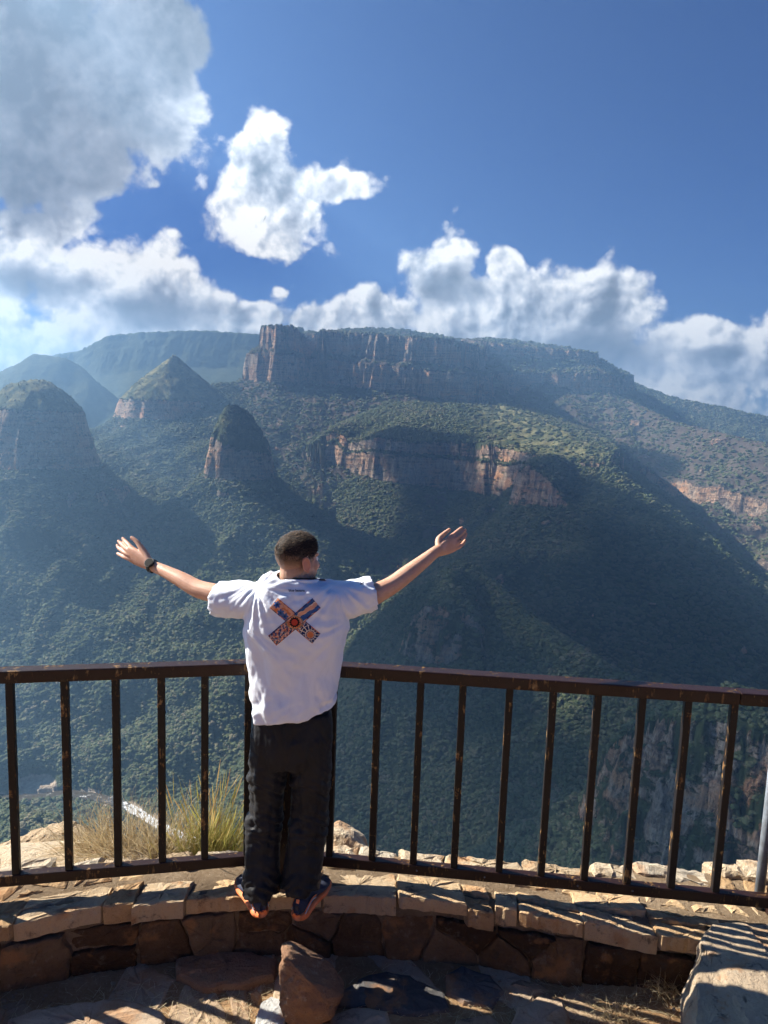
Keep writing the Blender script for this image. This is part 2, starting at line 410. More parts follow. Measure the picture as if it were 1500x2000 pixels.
    FEATS.append(Ridge('near', [P3(-300, 1500, 640), P3(-60, 1552, 600), P3(20, 1572, 570), P3(75, 1600, 540), P3(140, 1660, 500), P3(220, 1740, 440)], .9, .9, wob=(10, 60), grass=0))
    # --- near crag low on the right
    FEATS.append(Plateau('crag', [rim_pt(1165, 1478, 520, 1600), rim_pt(1215, 1428, 500, 1610), rim_pt(1270, 1402, 480, 1640), rim_pt(1350, 1398, 455, 1660), rim_pt(1440, 1420, 430, 1680), rim_pt(1530, 1462, 410, 1700), rim_pt(1700, 1500, 390, 1700),
        rim_pt(1800, 1400, 520, 1600), rim_pt(1500, 1380, 560, 1560), rim_pt(1250, 1390, 560, 1560)],
        up(.35, 14), talus=(1.0, .8, 200), rib=(20, 42), lean=.42, grass=.2))
    # --- far hills
    FEATS.append(Ridge('far_right', [P3(1100, 760, 3256), P3(1215, 738, 3168), P3(1300, 772, 3036), P3(1400, 792, 2948), P3(1510, 815, 2904), P3(1750, 860, 2816)], .5, .5, ease=.9, wob=(30, 250), grass=.1))
    FEATS.append(Ridge('far_left', [P3(-300, 800, 2450), P3(-60, 758, 2500), P3(40, 705, 2520), P3(72, 690, 2520), P3(128, 699, 2500), P3(180, 742, 2440), P3(238, 800, 2380)], .7, .75, ease=.8, wob=(40, 300), round_=25, grass=.1))
    FEATS.append(Plateau('far_mesa', [rim_pt(20, 716, 3050, 780), rim_pt(112, 690, 3050, 765), rim_pt(150, 686, 3040, 762), rim_pt(190, 664, 3020, 745), rim_pt(215, 651, 3000, 735), rim_pt(300, 646, 2980, 726), rim_pt(400, 643, 2960, 720), rim_pt(505, 652, 2950, 722), rim_pt(530, 655, 3100, 725), rim_pt(520, 655, 3500, 725), rim_pt(60, 700, 3500, 760)],
        up(.0, 0), talus=(.6, .5, 500), rib=(24, 200), lean=.6, grass=.1))
build_features()

def ground_under_viewpoint(x, y):
    """the cliff the lookout stands on"""
    r = np.hypot(x, y)
    z = -30 - 1.15 * np.clip(r - 10, 0, None) + 25 * fbm(x / 120, y / 120, 4, .5, 31)
    return z
def river_y(x):
    return np.interp(x, RIV[:, 0], RIV[:, 1])
_riv = [at_z(px, py, FLOOR) for px, py in ((-400, 1600), (-150, 1565), (0, 1556), (60, 1556), (130, 1548), (190, 1556), (230, 1566), (270, 1586), (310, 1612), (420, 1660))]
RIV = np.array(_riv)[:, :2]; BANK = at_z(72, 1538, FLOOR)

def land(x, y):
    z = np.full(x.shape, FLOOR) ; owner = np.zeros(x.shape, int); cliff = np.zeros(x.shape); grass = np.zeros(x.shape); dist = np.zeros(x.shape)
    warp_x = x + 22 * fbm(x / 210, y / 210, 3, .5, 41); warp_y = y + 22 * fbm(x / 210, y / 210, 3, .5, 42)
    k = sstep(200, 700, np.hypot(x, y))
    warp_x = x + (warp_x - x) * k; warp_y = y + (warp_y - y) * k
    z = z + 6 * fbm(x / 90, y / 90, 3, .5, 43)
    g2 = fbm(x / 330, y / 330, 3, .5, 57, ridged=True)
    for i, f in enumerate(FEATS):
        pts = f.rim if isinstance(f, Plateau) else f.pts
        reach = (pts[:, 2].max() - FLOOR) / 0.45 + 120
        near_ = (warp_x > pts[:, 0].min() - reach) & (warp_x < pts[:, 0].max() + reach) & (warp_y > pts[:, 1].min() - reach) & (warp_y < pts[:, 1].max() + reach)
        if not near_.any(): continue
        fz = np.full(x.shape, -1e6); fc = np.zeros(x.shape); fg = np.zeros(x.shape); fd = np.zeros(x.shape)
        fz[near_], fc[near_], fg[near_], fd[near_] = f(warp_x[near_], warp_y[near_])
        # gullies deepen down the skirts
        g = fbm(x / 170, y / 170, 4, .5, 51, ridged=True)
        fz = fz - np.clip(fd - 25, 0, 240) * (.16 * (0.35 - g) + .14 * (.30 - g2))
        if f.owner in ('slope', 'spur', 'bench', 'lower', 'mesa'):
            oc = fbm(x / 75, y / 55, 4, .55, 83); ow_ = {'slope': .26, 'mesa': .30}.get(f.owner, .40)
            msk = sstep(ow_, ow_ + .10, oc) * (fd > 20); fc = np.maximum(fc, msk * .95); fz = fz + 7 * msk
        if f.owner.startswith('far'): fc = fc * .2
        if f.owner in ('lower', 'crag'): fc = fc * (.50 + .8 * fbm(x / 22, y / 22, 3, .5, 77))
        if f.owner == 'bench': fg = fg * (.35 + .65 * sstep(150, 300, warp_x))
        m = fz > z
        z = np.where(m, fz, z); owner = np.where(m, i + 1, owner); cliff = np.where(m, fc, cliff); grass = np.where(m, fg, grass); dist = np.where(m, fd, dist)
    v = ground_under_viewpoint(x, y); m = v > z
    z = np.where(m, v, z); owner = np.where(m, len(FEATS) + 1, owner); cliff = np.where(m, 0, cliff); grass = np.where(m, 0, grass)
    # river bed
    ry = river_y(x); dr = np.abs(y - ry)
    bed = np.maximum(sstep(22, 10, dr) * (.80 + .7 * fbm(x / 30, y / 30, 3, .5, 47)).clip(0, 1), sstep(38, 14, np.hypot(x - BANK[0], (y - BANK[1]) * 1.2))) * (x < RIV[-1, 0])
    bz = np.maximum(sstep(32, 12, dr) * (x < RIV[-1, 0]), bed)
    z = np.where(bz > 0, z * (1 - bz) + (FLOOR + 1.5 * fbm(x / 9, y / 9, 3, .5, 44) + np.where(dr < 13, -2.5, 2.0)) * bz, z); owner = np.where(bed > .6, 0, owner); cliff = cliff * (1 - bed); grass = grass * (1 - bed)
    # fine relief
    z = z + 2.2 * fbm(x / 28, y / 28, 3, .55, 61) * (1 - bed)
    return z, owner, cliff, grass, bed, dr

def build_land():
    AZ0, AZ1, NA, NR = -50.0, 44.0, 1120, 620
    az = np.radians(np.linspace(AZ0, AZ1, NA))
    r = np.concatenate([np.arange(60, 300, 4.0), np.arange(300, 3000, 2.6), np.arange(3000, 5000, 10.0)])
    A, Rr = np.meshgrid(az, r, indexing='ij')
    X, Y = Rr * np.sin(A), Rr * np.cos(A)
    Z = np.empty(X.shape); OW = np.empty(X.shape, int); CL = np.empty(X.shape); GR = np.empty(X.shape); BED = np.empty(X.shape)
    for i in range(0, NA, 100):
        sl = slice(i, i + 100)
        Z[sl], OW[sl], CL[sl], GR[sl], BED[sl], _ = land(X[sl], Y[sl])
    # each sight column is re-sampled so that faces are spent where the surface turns towards the lookout
    ang = np.arctan2(Z - CAM_H, Rr)
    dz = np.diff(ang, axis=1); 
    ds = np.abs(dz) * np.where(dz > 0, 1.0, 0.25) + np.diff(Rr, axis=1) / Rr[:, :-1] * 0.02
    S = np.concatenate([np.zeros((NA, 1)), np.cumsum(ds, axis=1)], axis=1); S /= S[:, -1:]
    q = np.linspace(0, 1, NR)
    rn = np.empty((NA, NR)); idx = np.empty((NA, NR), int)
    for i in range(NA):
        rn[i] = np.interp(q, S[i], r); idx[i] = np.clip(np.searchsorted(S[i], q), 0, len(r) - 1)
    for k in range(2):                               # neighbouring columns keep in step
        pad = np.concatenate([rn[:2], rn, rn[-2:]]); rn = np.median(np.stack([pad[j:j + NA] for j in range(5)]), axis=0)
    pad = np.concatenate([rn[:3], rn, rn[-3:]]); rn = np.mean(np.stack([pad[j:j + NA] for j in range(7)]), axis=0)
    idx = np.clip(np.searchsorted(r, rn), 0, len(r) - 1)
    def take(F): 
        return np.stack([np.interp(rn[i], r, F[i]) for i in range(NA)])
    Zn, CLn, GRn, BEDn = take(Z), take(CL), take(GR), take(BED)
    OWn = np.take_along_axis(OW, idx, axis=1)
    Xn, Yn = rn * np.sin(az)[:, None], rn * np.cos(az)[:, None]
    return Xn, Yn, Zn, OWn, CLn, GRn, BEDn
LX, LY, LZ, LO, LC, LG, LB = build_land()
print('land', time.time() - T0)

def link(o, parent=None):
    scene.collection.objects.link(o)
    if parent is not None: o.parent = parent
    return o
def mesh_obj(name, verts, faces, mats, parent=None, smooth=True, loc=None):
    me = bpy.data.meshes.new(name)
    if isinstance(verts, np.ndarray) and isinstance(faces, np.ndarray):
        nv, nf, k = len(verts), len(faces), faces.shape[1]
        me.vertices.add(nv); me.vertices.foreach_set('co', np.ascontiguousarray(verts, np.float32).ravel())
        me.loops.add(nf * k); me.loops.foreach_set('vertex_index', np.ascontiguousarray(faces, np.int32).ravel())
        me.polygons.add(nf); me.polygons.foreach_set('loop_start', np.arange(0, nf * k, k, dtype=np.int32))
        me.update(calc_edges=True)
    else:
        me.from_pydata([tuple(v) for v in verts], [], [tuple(f) for f in faces]); me.update()
    for m in (mats if isinstance(mats, (list, tuple)) else [mats]):
        if m: me.materials.append(m)
    if smooth: me.polygons.foreach_set('use_smooth', np.ones(len(me.polygons), bool))
    o = bpy.data.objects.new(name, me)
    if loc is not None: o.location = loc
    return link(o, parent)
def set_attr(me, name, data, kind='FLOAT', domain='POINT'):
    a = me.attributes.new(name, kind, domain)
    if kind == 'FLOAT': a.data.foreach_set('value', np.ascontiguousarray(data, np.float32).ravel())
    elif kind == 'FLOAT_VECTOR': a.data.foreach_set('vector', np.ascontiguousarray(data, np.float32).ravel())
    elif kind == 'FLOAT_COLOR':
        d = np.ascontiguousarray(data, np.float32)
        if d.shape[1] == 3: d = np.concatenate([d, np.ones((len(d), 1), np.float32)], 1)
        a.data.foreach_set('color', d.ravel())
def tag(o, label=None, cat=None, group=None, kind=None):
    if label: o['label'] = label
    if cat: o['category'] = cat
    if group: o['group'] = group
    if kind: o['kind'] = kind
    return o
def material(name, rough=0.9, spec=0.3):
    m = bpy.data.materials.new(name); m.use_nodes = True
    nt = NT(m.node_tree); b = nt.n['Principled BSDF']
    b.inputs['Roughness'].default_value = rough
    b.inputs['Specular IOR Level'].default_value = spec
    return m, nt, b

# ------------------------------------------------------------------ land material: rock faces, bush, dry grass
def land_material():
    m, nt, b = material('canyon_land', .95, .1)
    geo = nt.new('ShaderNodeNewGeometry'); p = geo.outputs['Position']
    px, py, pz = nt.xyz(p)[:3]
    nz = nt.xyz(geo.outputs['Normal'])[2]
    cl = nt.attr('cliff'); gr = nt.attr('grass'); bed = nt.attr('bed')
    n1 = nt.noise(p, .012, 6, .6); n2 = nt.noise(p, .06, 5, .6); n3 = nt.noise(p, .25, 4, .6)
    # rock: vertical streaks and level beds
    streak = nt.noise(nt.mapping(p, scale=(.16, .16, .012)), 1.0, 6, .62, .4)
    beds = nt.noise(nt.mapping(p, scale=(.006, .006, .20)), 1.0, 4, .55, .3)
    rock = nt.ramp(nt.math('ADD', nt.math('MULTIPLY', streak, .60), nt.math('MULTIPLY', beds, .42)),
        [(.32, (.055, .038, .030)), (.44, (.20, .115, .075)), (.52, (.42, .25, .145)), (.60, (.55, .39, .26)), (.74, (.36, .32, .27))])
    grey = nt.ramp(n3, [(.3, (.14, .125, .105)), (.7, (.38, .34, .28))])
    rock = nt.mix(nt.range(n1, .42, .62, .1, .75), rock, grey)
    orange = nt.mix(nt.range(nt.noise(nt.mapping(p, scale=(.02, .02, .03)), 1, 4, .6), .52, .64), rock, (.60, .29, .13))
    rock = nt.mix(.6, rock, orange)
    veg = nt.ramp(n2, [(.28, (.020, .030, .015)), (.5, (.042, .056, .025)), (.72, (.075, .084, .040))])
    dry = nt.ramp(n2, [(.3, (.10, .10, .045)), (.55, (.17, .155, .070)), (.75, (.25, .215, .11))])
    gm = nt.range(nt.math('ADD', gr, nt.math('MULTIPLY', nt.math('SUBTRACT', nt.noise(p, .03, 5, .65), .5), 1.6)), .32, .75)
    veg = nt.mix(gm, veg, dry)
    heath = nt.ramp(n2, [(.3, (.060, .045, .036)), (.7, (.13, .10, .075))])
    hm = nt.math('MULTIPLY', nt.attr('heath'), nt.range(n1, .26, .5))
    veg = nt.mix(hm, veg, heath)
    k = nt.math('ADD', cl, nt.math('MULTIPLY', nt.math('SUBTRACT', n2, .5), 1.3))
    k = nt.math('ADD', k, nt.math('MULTIPLY', nt.math('SUBTRACT', .5, nz), .55))
    rk = nt.range(k, .38, .62)
    # bushes cling to ledges of the faces
    ledge = nt.range(nt.math('ADD', nt.noise(nt.mapping(p, scale=(.05, .05, .12)), 1, 5, .6), nt.math('MULTIPLY', nz, .12)), .60, .66)
    rk = nt.math('MULTIPLY', rk, nt.math('SUBTRACT', 1.0, nt.math('MULTIPLY', ledge, .9)))
    n4 = nt.noise(nt.mapping(p, scale=(1.0, 1.0, .35)), .8, 5, .68)
    rock = nt.mix(nt.range(n4, .36, .5, .65, 0), rock, (.06, .045, .036))
    c = nt.mix(rk, veg, rock)
    pale = nt.ramp(n3, [(.3, (.30, .23, .16)), (.7, (.52, .43, .33))])
    c = nt.mix(nt.range(nt.math('ADD', bed, nt.math('MULTIPLY', nt.math('SUBTRACT', n2, .5), .8)), .62, .8), c, pale)
    nt.put(b.inputs['Base Color'], c)
    hb = nt.math('ADD', nt.math('MULTIPLY', streak, nt.math('MULTIPLY', rk, 5.0)), nt.math('MULTIPLY', n3, 1.2))
    hb = nt.math('ADD', hb, nt.math('MULTIPLY', beds, nt.math('MULTIPLY', rk, 2.5)))
    hb = nt.math('ADD', hb, nt.math('MULTIPLY', n4, nt.math('MULTIPLY', rk, 1.4)))
    nt.put(b.inputs['Normal'], nt.bump(hb, .9, 1.6))
    return m
M_LAND = land_material()
LAND_NAMES = {'centre': ('rock_hill', 'small steep round hill with a rock collar in the centre of the canyon'),
    'middle': ('rock_hill', 'pointed cone hill with a level cliff band under its grassy cap'),
    'left': ('rock_hill', 'broad domed hill at the left, dark cliff below its grassy dome'),
    'mesa': ('mesa', 'long flat mesa with tall fluted red cliffs in two tiers'),
    'bench': ('cliff_terrace', 'wooded terrace below the mesa ending in a red cliff band'),
    'spur': ('ridge', 'shaded wooded ridge running down to the right from the terrace'),
    'slope': ('hillside', 'sunlit hillside at the right with small orange cliffs'),
    'lower': ('ridge', 'lower dark ridge with a brown crag in the gorge'),
    'crag': ('crag', 'near rugged crag low at the right behind the railing'),
    'far_right': ('hills', 'blue wooded ridge far off at the right'),
    'far_left': ('hills', 'hazy blue hill far off at the left'),
    'far_mesa': ('hills', 'farthest hazy blue tableland behind the round hills'),
    'floor': ('canyon_floor', 'canyon floor with pale river rocks'), 'near': ('lookout_cliff', 'steep wooded slope below the lookout')}
def build_land_objects():
    NA, NR = LX.shape
    V = np.stack([LX, LY, LZ], -1).reshape(-1, 3)
    ids = np.arange(NA * NR).reshape(NA, NR)
    F = np.stack([ids[:-1, :-1], ids[1:, :-1], ids[1:, 1:], ids[:-1, 1:]], -1).reshape(-1, 4)
    own_names = ['floor'] + [f.owner for f in FEATS] + ['near']
    keys = list(LAND_NAMES); kid = np.array([keys.index(n) for n in own_names])
    fo = kid[LO[:-1, :-1].reshape(-1)]
    cl, gr, bd = LC.reshape(-1), LG.reshape(-1), LB.reshape(-1)
    he = np.array([1.0 if n in ('mesa', 'slope') else 0.0 for n in own_names])[LO].reshape(-1)
    for i, k in enumerate(keys):
        f = F[fo == i]
        if not len(f): continue
        u, inv = np.unique(f, return_inverse=True)
        o = mesh_obj(LAND_NAMES[k][0], V[u], inv.reshape(-1, 4), M_LAND)
        for nm, d in (('cliff', cl), ('grass', gr), ('bed', bd), ('heath', he)): set_attr(o.data, nm, d[u])
        tag(o, LAND_NAMES[k][1], kind='structure')
build_land_objects()
print('land objects', time.time() - T0)

def build_river():
    xs = np.linspace(RIV[0, 0], RIV[-1, 0], 220); y = river_y(xs); w = 7 + 4 * fbm(xs / 40, xs * 0 + 2, 3, .5, 45)
    V = np.concatenate([np.stack([xs, y - w, np.full(xs.shape, FLOOR - .2)], -1), np.stack([xs, y + w, np.full(xs.shape, FLOOR - .2)], -1)])
    n = len(xs); F = np.array([(i, i + 1, n + i + 1, n + i) for i in range(n - 1)])
    m, nt, b = material('river_water', .15, .5); p = nt.new('ShaderNodeNewGeometry').outputs['Position']
    foam = nt.range(nt.math('ADD', nt.noise(p, .16, 5, .7), nt.range(nt.xyz(p)[0], at_z(225, 1562, FLOOR)[0], at_z(265, 1585, FLOOR)[0], -.06, .16)), .52, .64)
    nt.put(b.inputs['Base Color'], nt.mix(foam, (.075, .058, .035), (.75, .76, .74))); nt.put(b.inputs['Roughness'], nt.fmix(foam, .15, .8))
    tag(mesh_obj('river', V, F, m), 'brown river with white rapids at the bottom of the gorge', kind='structure')
build_river()

# ------------------------------------------------------------------ air: haze in the canyon
def build_haze():
    x0, x1, y0, y1, z0, z1 = -3600, 3600, -40, 4800, FLOOR - 60, max(LZ.max(), 20) + 12
    V = [(x, y, z) for x in (x0, x1) for y in (y0, y1) for z in (z0, z1)]
    F = [(0, 1, 3, 2), (4, 6, 7, 5), (0, 4, 5, 1), (2, 3, 7, 6), (0, 2, 6, 4), (1, 5, 7, 3)]
    m = bpy.data.materials.new('air'); m.use_nodes = True; nt = NT(m.node_tree); nt.n.clear()
    o = nt.new('ShaderNodeOutputMaterial'); v = nt.new('ShaderNodeVolumePrincipled')
    v.inputs['Color'].default_value = HAZE_COLOR
    v.inputs['Density'].default_value = HAZE_DENSITY
    v.inputs['Anisotropy'].default_value = HAZE_ANISO
    nt.l.new(v.outputs[0], o.inputs['Volume'])
    ob = mesh_obj('haze', V, F, m, smooth=False); tag(ob, 'blue haze filling the air of the canyon', kind='stuff')
HAZE_DENSITY, HAZE_COLOR, HAZE_ANISO = 2.8e-4, (0.35, 0.63, 1.0, 1), 0.55
build_haze()

# ------------------------------------------------------------------ forest on the slopes: one crown per point
def crown_material():
    m, nt, b = material('canopy', .9, .1)
    oi = nt.new('ShaderNodeObjectInfo')
    geo = nt.new('ShaderNodeNewGeometry'); p = geo.outputs['Position']
    n = nt.noise(p, .009, 4, .6); n2 = nt.noise(p, 1.1, 3, .6)
    v = nt.math('ADD', nt.math('MULTIPLY', oi.outputs['Random'], .55), nt.math('MULTIPLY', n, .6))
    c = nt.ramp(v, [(.12, (.040, .058, .026)), (.34, (.078, .102, .044)), (.56, (.120, .138, .064)), (.76, (.165, .165, .088)), (.90, (.20, .165, .105)), (1.0, (.26, .215, .16))])
    c = nt.mix(nt.range(n2, .3, .7, .0, .5), c, (.030, .044, .018), 'MIX')
    nt.put(b.inputs['Base Color'], c)
    return m
M_CANOPY = crown_material()
def crown_mesh(seed):
    r = random.Random(seed); bm = bmesh.new()
    for k in range(5):
        q = bmesh.ops.create_icosphere(bm, subdivisions=2, radius=r.uniform(.34, .52))['verts']
        a = r.uniform(0, 6.28); d = 0 if k == 0 else r.uniform(.28, .5)
        off = Vector((math.cos(a) * d, math.sin(a) * d, r.uniform(.05, .45)))
        for v in q:
            v.co *= 1 + r.uniform(-.22, .22); v.co.z *= .70; v.co += off
    me = bpy.data.meshes.new('tree_crown'); bm.to_mesh(me); bm.free(); me.materials.append(M_CANOPY)
    return me
def build_forest():
    NA, NR = LX.shape
    P = np.stack([LX, LY, LZ], -1)
    a, b, c, d = P[:-1, :-1], P[1:, :-1], P[1:, 1:], P[:-1, 1:]
    nrm = np.cross(c - a, d - b); area = .5 * np.linalg.norm(nrm, axis=-1); nz = np.abs(nrm[..., 2]) / (2 * area + 1e-9)
    ctr = .25 * (a + b + c + d); dist = np.linalg.norm(ctr, axis=-1)
    cl = .25 * (LC[:-1, :-1] + LC[1:, :-1] + LC[1:, 1:] + LC[:-1, 1:]); gr = LG[:-1, :-1]; bd = LB[:-1, :-1]
    ow = np.array(['floor'] + [f.owner for f in FEATS] + ['near'])[LO[:-1, :-1]]
    # how much of a cell faces the lookout
    face = np.abs(np.einsum('ijk,ijk->ij', nrm, ctr)) / (2 * area * dist + 1e-9)
    size = np.clip(2.6 + dist * .0015, 3.4, 7)                       # spacing of the crowns
    dens = .95 / (size * size)
    patch = fbm(ctr[..., 0] / 70, ctr[..., 1] / 70, 4, .6, 71)
    cover = np.clip(.95 + patch * .9, .12, 1.15)
    cover = cover * (1 - sstep(.2, .6, cl) * .86) * (1 - .80 * sstep(.12, .5, gr + patch * .25)) * (1 - sstep(.3, .6, bd))
    cover = np.where(ow == 'mesa', cover * .4, cover); cover = np.where(ow == 'slope', cover * .32, cover)
    cap = ((ow == 'left') | (ow == 'middle') | (ow == 'centre')) & (gr > .1); cover = np.where(cap, cover * 1.2, cover)
    clear = fbm(ctr[..., 0] / 160, ctr[..., 1] / 160, 3, .6, 73); cover = cover * (1 - .65 * sstep(.22, .42, clear))
    cover = np.where((ow == 'far_mesa') | (ow == 'far_left') | (dist > 4200) | (dist < 200), 0, cover)
    cover = cover * sstep(.02, .10, face) * sstep(.25, .5, nz)
    ex = area * dens * cover
    g = np.random.default_rng(5); n = np.floor(ex + g.random(ex.shape)).astype(int); n = np.minimum(n, 4)
    ii, jj = np.nonzero(n); rep = n[ii, jj]; ii, jj = np.repeat(ii, rep), np.repeat(jj, rep)
    u, v = g.random(len(ii))[:, None], g.random(len(ii))[:, None]
    pts = (a[ii, jj] * (1 - u) + b[ii, jj] * u) * (1 - v) + (d[ii, jj] * (1 - u) + c[ii, jj] * u) * v
    sc = size[ii, jj] * np.clip(np.exp(g.normal(.05, .25, len(ii))), .45, 2.1) * np.where(cap[ii, jj], .42, 1.0) * (1 - .4 * sstep(.2, .6, cl[ii, jj]))
    pts[:, 2] -= sc * .10
    print('crowns', len(pts))
    me = bpy.data.meshes.new('forest'); me.vertices.add(len(pts)); me.vertices.foreach_set('co', pts.astype(np.float32).ravel())
    set_attr(me, 'size', sc); set_attr(me, 'turn', np.stack([g.uniform(-.15, .15, len(pts)), g.uniform(-.15, .15, len(pts)), g.uniform(0, 6.28, len(pts))], -1), 'FLOAT_VECTOR')
    o = link(bpy.data.objects.new('forest', me)); tag(o, 'dense green bush and tree crowns covering the canyon slopes', kind='stuff')
    col = bpy.data.collections.new('crown_kinds')
    for k in range(5): col.objects.link(bpy.data.objects.new('tree_crown', crown_mesh(40 + k)))
    ng = bpy.data.node_groups.new('forest_scatter', 'GeometryNodeTree')
    ng.interface.new_socket('Geometry', in_out='INPUT', socket_type='NodeSocketGeometry')
    ng.interface.new_socket('Geometry', in_out='OUTPUT', socket_type='NodeSocketGeometry')
    N = ng.nodes; gi, go = N.new('NodeGroupInput'), N.new('NodeGroupOutput')
    iop = N.new('GeometryNodeInstanceOnPoints'); ci = N.new('GeometryNodeCollectionInfo')
    ci.inputs['Collection'].default_value = col; ci.inputs['Separate Children'].default_value = True; ci.inputs['Reset Children'].default_value = True
    at1 = N.new('GeometryNodeInputNamedAttribute'); at1.data_type = 'FLOAT'; at1.inputs['Name'].default_value = 'size'
    at2 = N.new('GeometryNodeInputNamedAttribute'); at2.data_type = 'FLOAT_VECTOR'; at2.inputs['Name'].default_value = 'turn'
    L = ng.links
    L.new(gi.outputs[0], iop.inputs['Points']); L.new(ci.outputs[0], iop.inputs['Instance']); iop.inputs['Pick Instance'].default_value = True
    L.new(at1.outputs[0], iop.inputs['Scale']); L.new(at2.outputs[0], iop.inputs['Rotation']); L.new(iop.outputs[0], go.inputs[0])
    md = o.modifiers.new('scatter', 'NODES'); md.node_group = ng
build_forest()
print('forest', time.time() - T0)

# ------------------------------------------------------------------ the big cumulus overhead whose shade lies on the right of the gorge
def build_cloud():
    m, nt, b = material('cloud_white', 1.0, 0.0); nt.put(b.inputs['Base Color'], (.85, .86, .88))
    tl = nt.new('ShaderNodeBsdfTranslucent'); tl.inputs[0].default_value = (.8, .82, .85, 1)
    m1 = nt.new('ShaderNodeMixShader'); m1.inputs[0].default_value = .10; nt.l.new(b.outputs[0], m1.inputs[1]); nt.l.new(tl.outputs[0], m1.inputs[2])
    tp = nt.new('ShaderNodeBsdfTransparent'); ms = nt.new('ShaderNodeMixShader'); ms.inputs[0].default_value = .36
    nt.l.new(m1.outputs[0], ms.inputs[1]); nt.l.new(tp.outputs[0], ms.inputs[2])
    nt.l.new(ms.outputs[0], [n for n in nt.n if n.type == 'OUTPUT_MATERIAL'][0].inputs[0])
    bm = bmesh.new(); S = np.array(SUN_DIR)
    for (px, py, Y, rx, ry) in CLOUD_SHADE:
        p = at_y(px, py, Y); c = p + S * ((1750 - p[2]) / S[2])
        q = bmesh.ops.create_icosphere(bm, subdivisions=5, radius=1.0)['verts']
        co = np.array([v.co[:] for v in q]) * np.array([rx, ry, .35 * min(rx, ry)]) + c
        nn = fbm(co[:, 0] / 160, co[:, 1] / 160, 5, .6, 81)
        co += (co - c) * (nn * .75)[:, None]
        for v, w in zip(q, co): v.co = Vector(w)
    me = bpy.data.meshes.new('cloud'); bm.to_mesh(me); bm.free(); me.materials.append(m)
    me.polygons.foreach_set('use_smooth', np.ones(len(me.polygons), bool))
    o = link(bpy.data.objects.new('clouds', me)); tag(o, 'high cumulus cloud above the gorge that shades its right side', kind='stuff')
CLOUD_SHADE = [ # spot of the land that lies in the middle of the shade: photo x, y, distance, half widths in metres
    (1000, 1060, 1250, 330, 230), (1180, 1250, 950, 330, 250), (1330, 1140, 1050, 170, 170), (800, 1500, 760, 260, 260), (1200, 1550, 560, 250, 200),
    (890, 1010, 1500, 170, 110), (850, 905, 1650, 170, 60), (1460, 1480, 440, 150, 150), (1120, 835, 1950, 130, 110),
]
build_cloud()

# ================================================================== foreground: lookout wall, railing, ground
def stone_material(name, stops, bump=.6, scale=1.0, lichen=.35, wet=.9):
    m, nt, b = material(name, wet, .25)
    oi = nt.new('ShaderNodeObjectInfo').outputs['Random']
    p = nt.new('ShaderNodeTexCoord').outputs['Object']
    p = nt.vmath('ADD', p, nt.comb(nt.math('MULTIPLY', oi, 37.0), nt.math('MULTIPLY', oi, 11.0), 0.0))
    n1 = nt.noise(p, 7 * scale, 6, .65); n2 = nt.noise(p, 38 * scale, 6, .7); n3 = nt.noise(p, 160 * scale, 4, .65)
    v = nt.math('ADD', nt.math('MULTIPLY', oi, .45), nt.math('ADD', nt.math('MULTIPLY', n1, .45), nt.math('MULTIPLY', n2, .25)))
    c = nt.ramp(v, stops)
    c = nt.mix(nt.range(nt.noise(p, 15 * scale, 5, .7), .56, .68, 0, lichen), c, (.42, .38, .30))
    c = nt.mix(nt.range(nt.noise(p, 11 * scale, 5, .7, .3), .55, .70, 0, .75), c, (.050, .040, .032))
    c = nt.mix(nt.range(nt.noise(nt.mapping(p, loc=(3, 7, 1)), 6 * scale, 4, .6), .54, .66, 0, .55), c, (.36, .17, .065))
    sp = nt.range(n3, .30, .42, .55, 1.0)
    c = nt.mix(1.0, c, nt.comb(sp, sp, sp), 'MULTIPLY')
    nt.put(b.inputs['Base Color'], c)
    crack = nt.voro(nt.vmath('ADD', p, nt.vmath('SCALE', nt.noise(p, 9, 3, .6, color=True), scale=.12)), 9 * scale, 'DISTANCE_TO_EDGE', 'Distance')
    h = nt.math('ADD', nt.math('MULTIPLY', n1, 1.0), nt.math('ADD', nt.math('MULTIPLY', n2, .55), nt.math('MULTIPLY', n3, .16)))
    h = nt.math('ADD', h, nt.range(crack, 0.0, .02, -.07, 0))
    nt.put(b.inputs['Normal'], nt.bump(h, bump, .028))
    return m
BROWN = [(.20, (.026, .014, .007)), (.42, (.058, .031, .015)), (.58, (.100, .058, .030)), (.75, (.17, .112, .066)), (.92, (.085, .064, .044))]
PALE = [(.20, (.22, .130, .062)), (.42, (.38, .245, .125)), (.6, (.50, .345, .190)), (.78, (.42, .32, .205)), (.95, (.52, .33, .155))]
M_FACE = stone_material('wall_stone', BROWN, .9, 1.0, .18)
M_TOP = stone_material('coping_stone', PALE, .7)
M_LEDGE = stone_material('ledge_rock', [(.2, (.24, .17, .10)), (.45, (.40, .30, .19)), (.65, (.50, .41, .29)), (.9, (.42, .38, .31))], .9, .8)
M_SLATE = stone_material('slate', [(.2, (.040, .038, .038)), (.5, (.075, .073, .074)), (.8, (.135, .13, .125))], .35, .8, .25, .85)
M_FLAG = stone_material('flag', [(.2, (.20, .135, .085)), (.5, (.33, .235, .15)), (.8, (.40, .31, .22))], .45, .8)
M_BOULDER = stone_material('boulder_stone', [(.2, (.10, .050, .030)), (.45, (.20, .105, .060)), (.7, (.29, .175, .105)), (.95, (.25, .19, .14))], 1.0, .9)
M_BLOCK = stone_material('block_stone', [(.2, (.24, .175, .115)), (.5, (.34, .26, .175)), (.8, (.43, .34, .24))], .8, 1.4, .3)
M_BLUE = stone_material('speckled_stone', [(.2, (.22, .22, .21)), (.5, (.42, .42, .40)), (.8, (.55, .54, .50))], .7, 1.2, .6)
